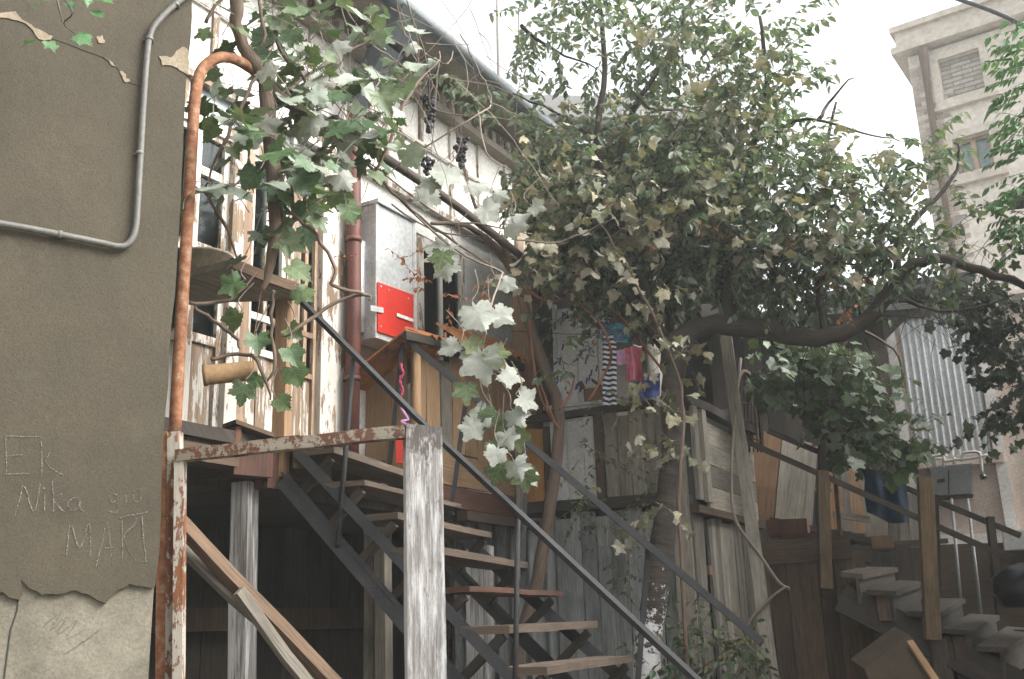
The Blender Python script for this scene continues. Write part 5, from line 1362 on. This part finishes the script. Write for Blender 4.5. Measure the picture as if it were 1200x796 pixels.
#        px   py   rx  ry   Y    rY  n
BL = [(630, 50, 50, 55, 6.3, .5, 26), (690, 60, 60, 60, 6.4, .5, 46), (750, 30, 60, 50, 6.4, .5, 44), (760, 100, 60, 40, 6.4, .5, 46), (820, 40, 65, 50, 6.3, .6, 64), (880, 60, 60, 60, 6.3, .6, 72), (890, 130, 55, 50, 6.3, .5, 60), (930, 90, 30, 40, 6.3, .3, 14), (600, 110, 30, 30, 6.4, .3, 12), (555, 105, 36, 45, 6.0, .3, 13), (600, 170, 30, 25, 6.3, .3, 10), (690, 5, 60, 20, 6.3, .4, 18), (830, 0, 70, 20, 6.3, .4, 30),
      (640, 195, 50, 40, 6.6, .5, 45), (700, 190, 70, 40, 6.5, .5, 80), (790, 190, 75, 45, 6.4, .6, 95), (850, 190, 65, 55, 6.4, .6, 80),
      (650, 255, 45, 45, 6.7, .4, 50), (700, 255, 70, 50, 6.4, .5, 115), (780, 260, 75, 60, 6.4, .6, 150), (860, 265, 75, 60, 6.4, .6, 140),
      (700, 318, 55, 28, 6.5, .4, 42), (770, 325, 65, 30, 6.6, .3, 70), (840, 318, 75, 32, 6.6, .3, 88), (930, 220, 65, 50, 6.3, .5, 85),
      (930, 300, 75, 50, 6.3, .5, 95), (1000, 240, 60, 50, 6.2, .5, 55), (990, 300, 65, 42, 6.5, .4, 62), (1070, 240, 55, 50, 6.2, .5, 32),
      (1090, 290, 70, 40, 6.1, .4, 32), (950, 340, 60, 24, 6.7, .3, 40), (670, 385, 30, 16, 6.5, .2, 7), (672, 420, 10, 30, 6.5, .15, 5), (1075, 195, 40, 30, 6.2, .3, 10), (1150, 270, 40, 40, 6.0, .3, 12)]
for (x, y, rx, ry, Y, rY, n) in BL:
    blob(cr, tw, x, y, rx, ry, Y, rY, int(n * (.55 if y < 120 else .76)), length=.34, step=.022, size=.068, droop=.5, rlo=0, rhi=.84)
tw.build('twigs', 'bark', tree)
cr.build('crown', 'l_tree', tree)
rd = MB(); rt = MB()
for (x, y, n) in ((880, 255, 2), (820, 255, 2), (850, 275, 1), (930, 300, 1), (985, 365, 3), (755, 300, 2), (990, 345, 2), (500, 330, 5), (480, 305, 4), (530, 350, 3), (560, 345, 3), (430, 295, 1)):
    blob(rd, rt, x, y, 14, 12, 6.0 if x > 600 else 5.2, .08, n, length=.14, step=.022, size=.036, droop=.5, rlo=0, rhi=1)
rd.build('withered_leaves', 'l_rust', tree); rt.build('withered_twigs', 'red_twig', tree)
# ---- thin tree / old vine stem with bare shoots
TV = 6.55
vt = thing('slim_tree', 'slim crooked grey stem tree rising before the plywood balcony panel', 'tree', flat(P(612, 796, TV), 0))
m_ = MB()
s1 = limb(m_, [flat(P(600, 796, TV), 0), P(606, 796, TV), P(614, 742, TV), P(630, 680, TV), P(645, 590, TV), P(655, 505, TV), P(651, 465, TV), P(636, 425, TV), P(622, 385, TV), P(611, 345, TV), P(598, 312, TV), P(575, 285, 6.4), P(545, 264, 6.2), P(505, 262, 6.0)], [.05, .045, .044, .042, .041, .038, .036, .037, .034, .033, .034, .024, .018, .01], 9, 4, .004)
limb(m_, [P(598, 315, TV), P(625, 300, TV + .1), P(650, 330, TV + .1), P(665, 345, TV + .1)], [.022, .018, .014, .01], 6, 4, .004)
limb(m_, [P(606, 330, TV), P(590, 290, TV - .1), P(560, 250, TV - .2), P(540, 180, TV - .2), P(530, 120, TV - .2)], [.02, .016, .012, .01, .006], 6, 4, .004)
m_.build('trunk', 'vine_bark', vt)
m_ = MB()
for q in ([(655, 503), (635, 470), (626, 430), (621, 380), (612, 330)], [(652, 500), (640, 470), (632, 445)], [(606, 345), (640, 355), (680, 345), (705, 355), (740, 385), (765, 420), (795, 460)], [(690, 470), (712, 430), (716, 410), (700, 375), (670, 352)], [(618, 340), (640, 352), (668, 348), (680, 320), (700, 310)], [(665, 345), (690, 355), (735, 380), (780, 440)], [(655, 480), (668, 462), (674, 440)]):
    limb(m_, [P(x, y, TV - .15 + random.uniform(-.1, .1)) for x, y in q], [.009] * (len(q) - 1) + [.004], 5, 4, .004)
m_.build('red_shoots', 'red_twig', vt)
cl_ = MB(); ct = MB()
for (x, y, rx, ry, n) in ((720, 480, 25, 30, 8), (680, 530, 22, 20, 6), (690, 590, 30, 25, 9), (740, 550, 18, 40, 8), (735, 620, 16, 50, 14), (725, 690, 10, 22, 6), (690, 610, 12, 8, 4), (660, 420, 10, 30, 4), (690, 385, 25, 16, 5), (770, 585, 14, 30, 5)):
    blob(cl_, ct, x, y, rx, ry, 6.6, .1, n, length=.24, step=.03, size=.042, droop=.8, rlo=0, rhi=1)
cl_.build('leaves', 'l_creep', vt); ct.build('twigs', 'twig', vt)

# ---- grapevine at the left, on the bent pipe
gv = thing('grapevine', 'grapevine with pale lobed leaves trailing from the bent pipe over the porch', 'vine', P(300, 96, 4.0))
stm = MB()
limb(stm, [P(270, -40, 3.85), P(277, 0, 3.86), P(277, 30, 3.9), P(286, 55, 3.93), P(300, 78, 3.98), P(322, 110, 4.08), P(352, 128, 4.15), P(385, 150, 4.35)], [.03, .03, .026, .028, .034, .03, .024, .02], 9, 4, .004)
limb(stm, [P(310, 98, 4.0), P(318, 180, 4.0), P(322, 250, 4.0), P(318, 310, 4.0), P(306, 340, 4.0)], [.03, .034, .03, .02, .008], 8, 4, .006)
for q in ([(240, 28, 3.8), (258, 0, 3.8), (275, -20, 3.8)], [(300, 90, 3.95), (280, 130, 3.9), (262, 170, 3.9), (240, 220, 3.9)], [(330, 110, 4.1), (360, 90, 4.2), (410, 60, 4.3), (450, 40, 4.4)],
          [(320, 20, 4), (330, 60, 4), (355, 90, 4.1), (365, 130, 4.1)], [(300, -20, 3.9), (310, 40, 3.9), (306, 55, 3.9)], [(385, 150, 4.3), (430, 190, 4.5), (470, 235, 4.7), (520, 275, 5), (590, 320, 5.6)],
          [(342, 200, 4), (345, 250, 4), (370, 275, 4), (393, 315, 4), (388, 335, 4), (430, 345, 4.1), (432, 352, 4.1)], [(432, 345, 4.1), (395, 355, 4.1), (350, 385, 4), (330, 395, 4)],
          [(228, 362, 3.8), (250, 375, 3.85), (275, 395, 3.9), (280, 408, 3.9)], [(246, 422, 3.85), (290, 415, 3.9), (306, 432, 3.9), (318, 470, 3.9)], [(220, 355, 3.8), (270, 350, 3.9), (300, 320, 3.95)],
          [(240, 225, 3.9), (262, 260, 3.9), (278, 305, 3.95)], [(440, 200, 4.4), (455, 170, 4.4), (480, 110, 4.5), (515, 70, 4.6)], [(320, 340, 4), (318, 380, 4), (322, 430, 3.95), (310, 450, 3.95)]):
    limb(stm, [P(*a_) for a_ in q], [.008] * (len(q) - 1) + [.003], 5, 4, .006)
stm.build('stem', 'vine_bark', gv)
dr = MB()
random.seed(21)
for _ in range(34):            # bare hanging shoots against the white wall and the sky
    x = random.uniform(455, 620) if random.random() < .75 else random.uniform(340, 460); y = random.uniform(-30, 120); Y = random.uniform(4.5, 5.6)
    p = P(x, y, Y); L = random.uniform(.3, .95)
    spray(None, dr, p, V((random.uniform(-.9, .9), random.uniform(-.3, .3), random.uniform(-1, .4))), L, 1, 1, droop=.5, tr=random.uniform(.002, .004))
for q in ([(478, 0), (490, 60), (485, 90)], [(462, -10), (475, 40), (520, 75), (532, 60)], [(480, 10), (505, 90), (510, 130), (600, 140)], [(515, 60), (512, 100), (505, 180)], [(540, 40), (560, 80), (575, 118), (560, 135), (500, 170), (440, 215)], [(400, 5), (430, 45), (470, 75), (500, 90)], [(575, 120), (610, 137)], [(500, 90), (470, 110), (445, 160), (435, 200)], [(345, 20), (352, 70)], [(380, 110), (415, 145), (418, 160)], [(560, 130), (570, 180), (600, 200)], [(430, 190), (520, 255), (560, 262), (625, 275)], [(600, 280), (650, 285), (690, 270), (720, 255)], [(460, 240), (510, 270), (600, 282)]):
    limb(dr, [P(x, y, random.uniform(4.7, 5.0)) for x, y in q], [.0045] * (len(q) - 1) + [.002], 5, 5, .006)
dr.build('bare_shoots', 'twig', gv)
random.seed(33)
gl = MB(); gt = MB()
toc = V((.15, -1, .1))
for (x, y, rx, ry, Y, rY, n) in ((320, 40, 40, 40, 4.1, .2, 8), (370, 70, 45, 45, 4.2, .25, 10), (340, 120, 40, 40, 4.1, .2, 12), (400, 130, 45, 45, 4.3, .25, 12), (330, 180, 38, 38, 4.0, .2, 11), (385, 190, 40, 35, 4.1, .2, 10), (440, 130, 22, 40, 4.4, .15, 4), (310, 235, 32, 32, 4.0, .15, 8), (345, 255, 22, 30, 4.0, .12, 5), (420, 40, 40, 35, 4.5, .2, 7), (455, 75, 25, 35, 4.6, .2, 4), (375, 20, 60, 30, 4.4, .3, 7), (255, 130, 12, 25, 3.9, .05, 1), (255, 40, 10, 15, 3.9, .05, 1)):
    blob(gl, gt, x, y, rx, ry, Y, rY, n, length=.26, step=.075, size=.125, kind='grape', droop=.7, flip=.3, face=toc * .8, rlo=.1, rhi=.95, tr=.003)
HERO = [(352, 250, 48, 30, 0, 0), (395, 235, 44, 10, .85, 0), (418, 252, 30, -20, .85, 0), (322, 285, 44, 70, 0, 0), (335, 318, 42, 60, 0, 0), (288, 336, 40, -60, .4, 0), (345, 345, 36, 50, 0, 0), (284, 376, 40, -30, .6, 0), (300, 402, 34, 10, .4, 0), (336, 390, 30, 50, 0, 0), (336, 416, 34, 30, .4, 0), (340, 440, 40, 25, .6, 0), (306, 446, 28, -30, .5, 0), (288, 458, 34, -10, .5, 0), (322, 472, 28, 50, .7, 0), (262, 90, 32, -60, .6, 0), (250, 40, 30, -70, .6, 0), (266, 112, 26, 0, .7, 0), (270, 178, 26, 30, .7, 0), (305, 210, 40, -40, .2, 0), (440, 118, 46, 30, .9, 0), (325, 232, 40, 20, .3, 0)]
for (x, y, w_, tilt, rr, _) in HERO:
    size = w_ * 3.95 / F_PX
    tip = V((math.sin(R(tilt)), random.uniform(-.3, .1), -math.cos(R(tilt))))
    c = P(x, y - w_ * .4 * math.cos(R(tilt)), 3.95 + random.uniform(-.1, .1))
    nrm = V((random.uniform(-.4, .6), -1, random.uniform(.1, .9)))
    gl.grape(c, tip, nrm, size, rr if rr else random.uniform(.5, .9))
    gt.tube(smooth_path([c, c + V((random.uniform(-.03, .03), .03, .05)), c + V((random.uniform(-.06, .06), .06, .13))], 3), .0022, 4)
gl.build('leaves', 'l_grape', gv)
pl_ = MB()
PALE = [(500, 236, 50, 0), (478, 60, 30, 30), (528, 212, 55, -20), (545, 222, 50, 60), (560, 250, 46, 50), (575, 232, 34, 60), (590, 268, 44, 70), (532, 300, 60, -40), (520, 318, 46, 10), (585, 335, 34, 60), (553, 375, 62, 20), (575, 372, 46, 50), (560, 430, 66, 10), (582, 440, 44, 70), (540, 408, 44, -60), (600, 255, 40, 80), (620, 245, 30, 60), (515, 215, 40, -60), (600, 550, 40, 20), (612, 560, 34, 40), (575, 488, 46, -40), (598, 490, 40, 30), (560, 505, 42, -30), (590, 515, 36, 20), (585, 535, 36, -20), (604, 470, 40, 60),
        (360, 150, 50, 20), (395, 100, 55, 50), (345, 205, 50, 30), (320, 150, 50, -30), (410, 165, 44, 20), (350, 60, 46, 60), (385, 60, 44, 70), (305, 90, 44, 40), (395, 215, 44, 30), (430, 165, 36, 20), (340, 180, 44, 60), (360, 100, 44, 60)]
for (x, y, w_, tilt) in PALE:
    Y = 4.0 if x < 460 else (4.4 if y > 350 else 4.8)
    size = w_ * .84 * Y / F_PX
    tip = V((math.sin(R(tilt)), random.uniform(-.2, .2), -math.cos(R(tilt))))
    c = P(x, y - w_ * .4 * math.cos(R(tilt)), Y + random.uniform(-.1, .1))
    nrm = V((random.uniform(-.5, .5), 1, random.uniform(-.9, .0)))       # downy underside towards the yard
    pl_.grape(c, tip, nrm, size, random.uniform(.3, 1))
    gt.tube(smooth_path([c, c + V((random.uniform(-.04, .04), .02, .06)), c + V((random.uniform(-.08, .08), .04, .16))], 3), .0022, 4)
for (x, y) in ((545, 395), (575, 405), (600, 500), (585, 480), (572, 515), (590, 540), (545, 445), (612, 545), (520, 290), (595, 485)):
    pl_.grape(P(x, y, 4.4), V((random.uniform(-1, 1), 0, -1)), V((0, -1, .5)), 34 * 4.4 / F_PX, random.random())
random.seed(91)
limb(gt, [P(590, 320, 5.0), P(575, 360, 4.5), P(565, 420, 4.45), P(575, 470, 4.45), P(590, 530, 4.45), P(602, 560, 4.45)], [.006, .005, .005, .004, .004, .003], 5, 4, .004)
limb(gt, [P(470, 235, 4.8), P(530, 290, 4.8), P(590, 320, 5.0)], [.006, .006, .006], 5, 4, .004)
pl_.build('downy_leaves', 'l_white', gv)
gt.build('leaf_stalks', 'twig', gv)
for (x, y, n, hgt) in ((503, 133, 60, 44), (540, 180, 64, 36), (500, 195, 22, 20)):
    m_ = MB()
    for _ in range(n):
        q = random.random(); p = P(x + random.gauss(0, 5) * (1.1 - q), y - hgt / 2 + q * hgt, 4.85 + random.gauss(0, .02)); r_ = random.uniform(.010, .015)
        m_.lathe(p, [(0, -r_), (r_ * .8, -r_ * .6), (r_, 0), (r_ * .8, r_ * .6), (0, r_)], 7)
    m_.tube([P(x, y + hgt * .4, 4.85), P(x, y - hgt * .9, 4.85)], .003, 4)
    m_.build('grape_bunch', 'grape', gv)

# ---- dried vine leaves that run through the tree and down its trunk
random.seed(5)
dv = thing('dry_vine', 'half dried vine with grey beige leaves climbing the trunk into the tree crown', 'vine', flat(P(800, 796, 6.1), 0))
m_ = MB(); mt2 = MB(); st2 = MB(); m_.crumple = 1.9
limb(st2, [flat(P(800, 796, 6.15), 0), P(800, 690, 6.12), P(796, 560, 6.1), P(800, 470, 6.1), P(780, 400, 6.0), P(740, 320, 5.9), P(700, 260, 5.9), P(660, 220, 6)], [.014, .013, .012, .011, .01, .008, .006, .004], 6, 4, .008)
for (x, y, rx, ry, n) in ((700, 215, 60, 40, 18), (640, 235, 40, 35, 9), (740, 260, 60, 40, 16), (800, 240, 60, 40, 14), (860, 260, 60, 40, 12), (680, 280, 45, 30, 10), (755, 330, 45, 25, 9), (830, 140, 60, 50, 10), (880, 170, 60, 50, 14), (930, 290, 60, 40, 12), (700, 140, 60, 30, 7), (790, 395, 30, 18, 6), (768, 470, 10, 20, 3), (800, 420, 30, 22, 7), (768, 495, 22, 30, 8), (790, 525, 22, 22, 5), (765, 580, 14, 30, 4), (815, 460, 12, 12, 2), (600, 300, 30, 30, 5), (660, 310, 30, 30, 5), (1010, 250, 50, 40, 6), (980, 200, 50, 40, 6), (870, 80, 60, 50, 8), (790, 60, 60, 50, 6)):
    Y = 6.0 if y < 380 else 6.1
    blob(m_, mt2, x, y, rx, ry, Y, .25, int(n * (1.25 if y < 380 else .7) + .5), length=.22, step=.05, size=.085, kind='grape', droop=.9, flip=.4, rlo=0, rhi=1, tr=.0025)
m_.build('leaves', 'l_pale', dv); mt2.build('twigs', 'twig', dv); st2.build('stem', 'vine_bark', dv)

# ---- vine over the right planks
rvn = thing('wall_vine', 'dense grape leaves draping over the upright planks beside the pink house', 'vine', P(985, 640, 8.0))
m_ = MB(); mt2 = MB()
for (x, y, rx, ry, n) in ((890, 415, 25, 18, 9), (925, 425, 40, 25, 22), (960, 430, 40, 35, 28), (985, 460, 45, 35, 34), (1010, 490, 45, 35, 34), (1040, 510, 32, 32, 26), (1060, 525, 18, 18, 10), (1000, 525, 32, 22, 16), (960, 470, 30, 25, 14), (915, 455, 25, 14, 8), (985, 420, 30, 20, 12)):
    blob(m_, mt2, x, y, rx, ry, 7.7, .3, n, length=.25, step=.06, size=.115, kind='grape', droop=.8, flip=.3, rlo=0, rhi=1, tr=.003, face=toc * .5)
m_.build('leaves', 'l_grape', rvn); mt2.build('twigs', 'twig', rvn)
m_ = MB(); limb(m_, [P(985, 640, 8.1), P(980, 560, 8.0), P(970, 470, 7.9), P(985, 410, 7.8), P(1005, 380, 7.7)], [.02, .018, .016, .014, .01], 6, 4, .008)
limb(m_, [P(1005, 385, 7.8), P(1048, 410, 7.9), P(1058, 440, 7.9), P(1064, 470, 7.9)], [.012, .01, .01, .005], 6, 4, .008); m_.build('stem', 'vine_bark', rvn)

# ---- shrub at the fence foot
bs = thing('shrub', 'green leafy shrub sprouting at the fence foot right of the whitewashed trunk', 'shrub', flat(P(835, 800, 6.3), 0))
m_ = MB(); mt2 = MB()
for (x, y, rx, ry, n) in ((845, 770, 38, 26, 24), (815, 725, 16, 22, 8), (870, 765, 22, 18, 10), (790, 770, 18, 20, 7), (830, 800, 50, 30, 26), (760, 790, 10, 20, 3)):
    blob(m_, mt2, x, y, rx, ry, 6.25, .12, n, length=.2, step=.035, size=.062, droop=.2, rlo=0, rhi=.8)
for k in range(7):
    a_ = flat(P(835 + random.uniform(-14, 14), 800, 6.3), 0); limb(mt2, [a_, a_ + V((random.uniform(-.1, .1), 0, .7)), P(825 + random.uniform(-45, 45), 770, 6.25)], [.01, .008, .004], 5, 3)
m_.build('leaves', 'l_creep', bs); mt2.build('stems', 'twig', bs)

# ---- sprig hanging in at the top left
sp = thing('vine_sprig', 'small green vine sprig hanging in front of the stucco wall at top left', 'vine', P(75, -40, 2.7))
m_ = MB(); mt2 = MB()
limb(mt2, [P(40, -60, 2.7), P(62, -15, 2.72), P(72, 20, 2.75), P(76, 30, 2.75)], [.004, .004, .003, .002], 5, 4); limb(mt2, [P(70, -10, 2.72), P(85, 15, 2.72), P(75, 28, 2.75), P(95, 45, 2.75)], [.003, .003, .002, .002], 5, 4)
for (x, y, w_, tilt, rr) in ((52, 2, 26, -40, .6), (77, 3, 18, 40, .5), (110, 0, 34, 60, .7), (88, 40, 30, 50, .75), (45, 46, 28, -50, .8), (55, 48, 22, 30, .8), (98, -6, 20, 20, .6), (105, 12, 26, 40, .75)):
    tip = V((math.sin(R(tilt)), -.1, -math.cos(R(tilt)) * .6)); m_.grape(P(x, y, 2.73), tip, V((random.uniform(-.5, .5), -.7, .9)), w_ * 2.73 / F_PX, rr)
m_.build('leaves', 'l_bright', sp); mt2.build('stem', 'twig', sp)

# ---- bright feathery branch at the right edge, and the dark ivy below it
at_ = thing('feathery_tree', 'bright green feathery leaved tree reaching in at the upper right edge', 'tree', flat(P(1330, 700, 5.6), 0))
m_ = MB(); mt2 = MB()
lb = MB()
limb(lb, [flat(P(1330, 700, 5.6), 0), P(1320, 600, 5.6), P(1300, 400, 5.6), P(1285, 200, 5.6), P(1270, 60, 5.6)], [.09, .08, .06, .045, .03], 9, 4, .01)
for (ya, yb) in ((30, 60), (75, 80), (130, 145), (170, 175), (215, 230), (250, 265), (100, 110)):
    q = limb(lb, [P(1290, ya + 40, 5.6), P(1240, ya, 5.55), P(1195, (ya + yb) / 2, 5.5)], [.012, .008, .005], 5, 4, .004)
    for k in range(3):
        pa = P(1200 - k * 4, yb + k * 10 - 10, 5.5 + random.uniform(-.1, .1)); d = V((-1, random.uniform(-.4, .4), random.uniform(-.3, .25)))
        pts = spray(None, mt2, pa, d, .2, 1, 1, droop=.5, tr=.003)
        for a_, b_ in zip(pts, pts[1:]):
            for j in range(4):
                c = a_.lerp(b_, j / 4); ax = (b_ - a_).normalized(); sd2 = ax.cross(V((0, 0, 1))).normalized()
                for sg in (1, -1): m_.oval(c, ax * .5 + sd2 * sg + V((0, 0, -.3)) + rv(.1), V((0, 0, 1)) + rv(.4), random.uniform(.05, .07), random.random(), .2)
for k in range(40):
    pa = P(random.uniform(1195, 1240), random.uniform(20, 290), 5.5 + random.uniform(-.2, .2)); spray(m_, mt2, pa, V((-1, 0, 0)) + rv(.6), .22, .025, .06, droop=.6)
lb.build('trunk', 'bark', at_); m_.build('foliage', 'l_bright', at_); mt2.build('leaf_stalks', 'twig', at_)
iv = thing('hanging_ivy', 'dark ivy hanging down over the pink house at the right edge', 'vine', P(1175, 350, 8.6))
m_ = MB(); mt2 = MB()
for (x, y, rx, ry, n) in ((1160, 350, 34, 25, 34), (1185, 400, 30, 45, 46), (1200, 450, 25, 45, 34), (1165, 390, 18, 30, 16), (1130, 345, 30, 12, 14), (1175, 470, 12, 25, 8), (1155, 490, 5, 22, 5)):
    blob(m_, mt2, x, y, rx, ry, 8.5, .25, n, length=.26, step=.05, size=.1, kind='grape', droop=.9, rlo=0, rhi=1, tr=.003)
m_.build('leaves', 'l_dark', iv)
random.seed(77)
for k in range(110):
    pa = P(random.uniform(900, 1200), random.uniform(270, 400), 6.4 + random.uniform(-.2, .8)); spray(None, mt2, pa, V((random.uniform(-1, 1), 0, random.uniform(-1, .4))), random.uniform(.2, .8), 1, 1, droop=.6, tr=random.uniform(.002, .0045))
mt2.build('bare_twigs', 'bark', tree)
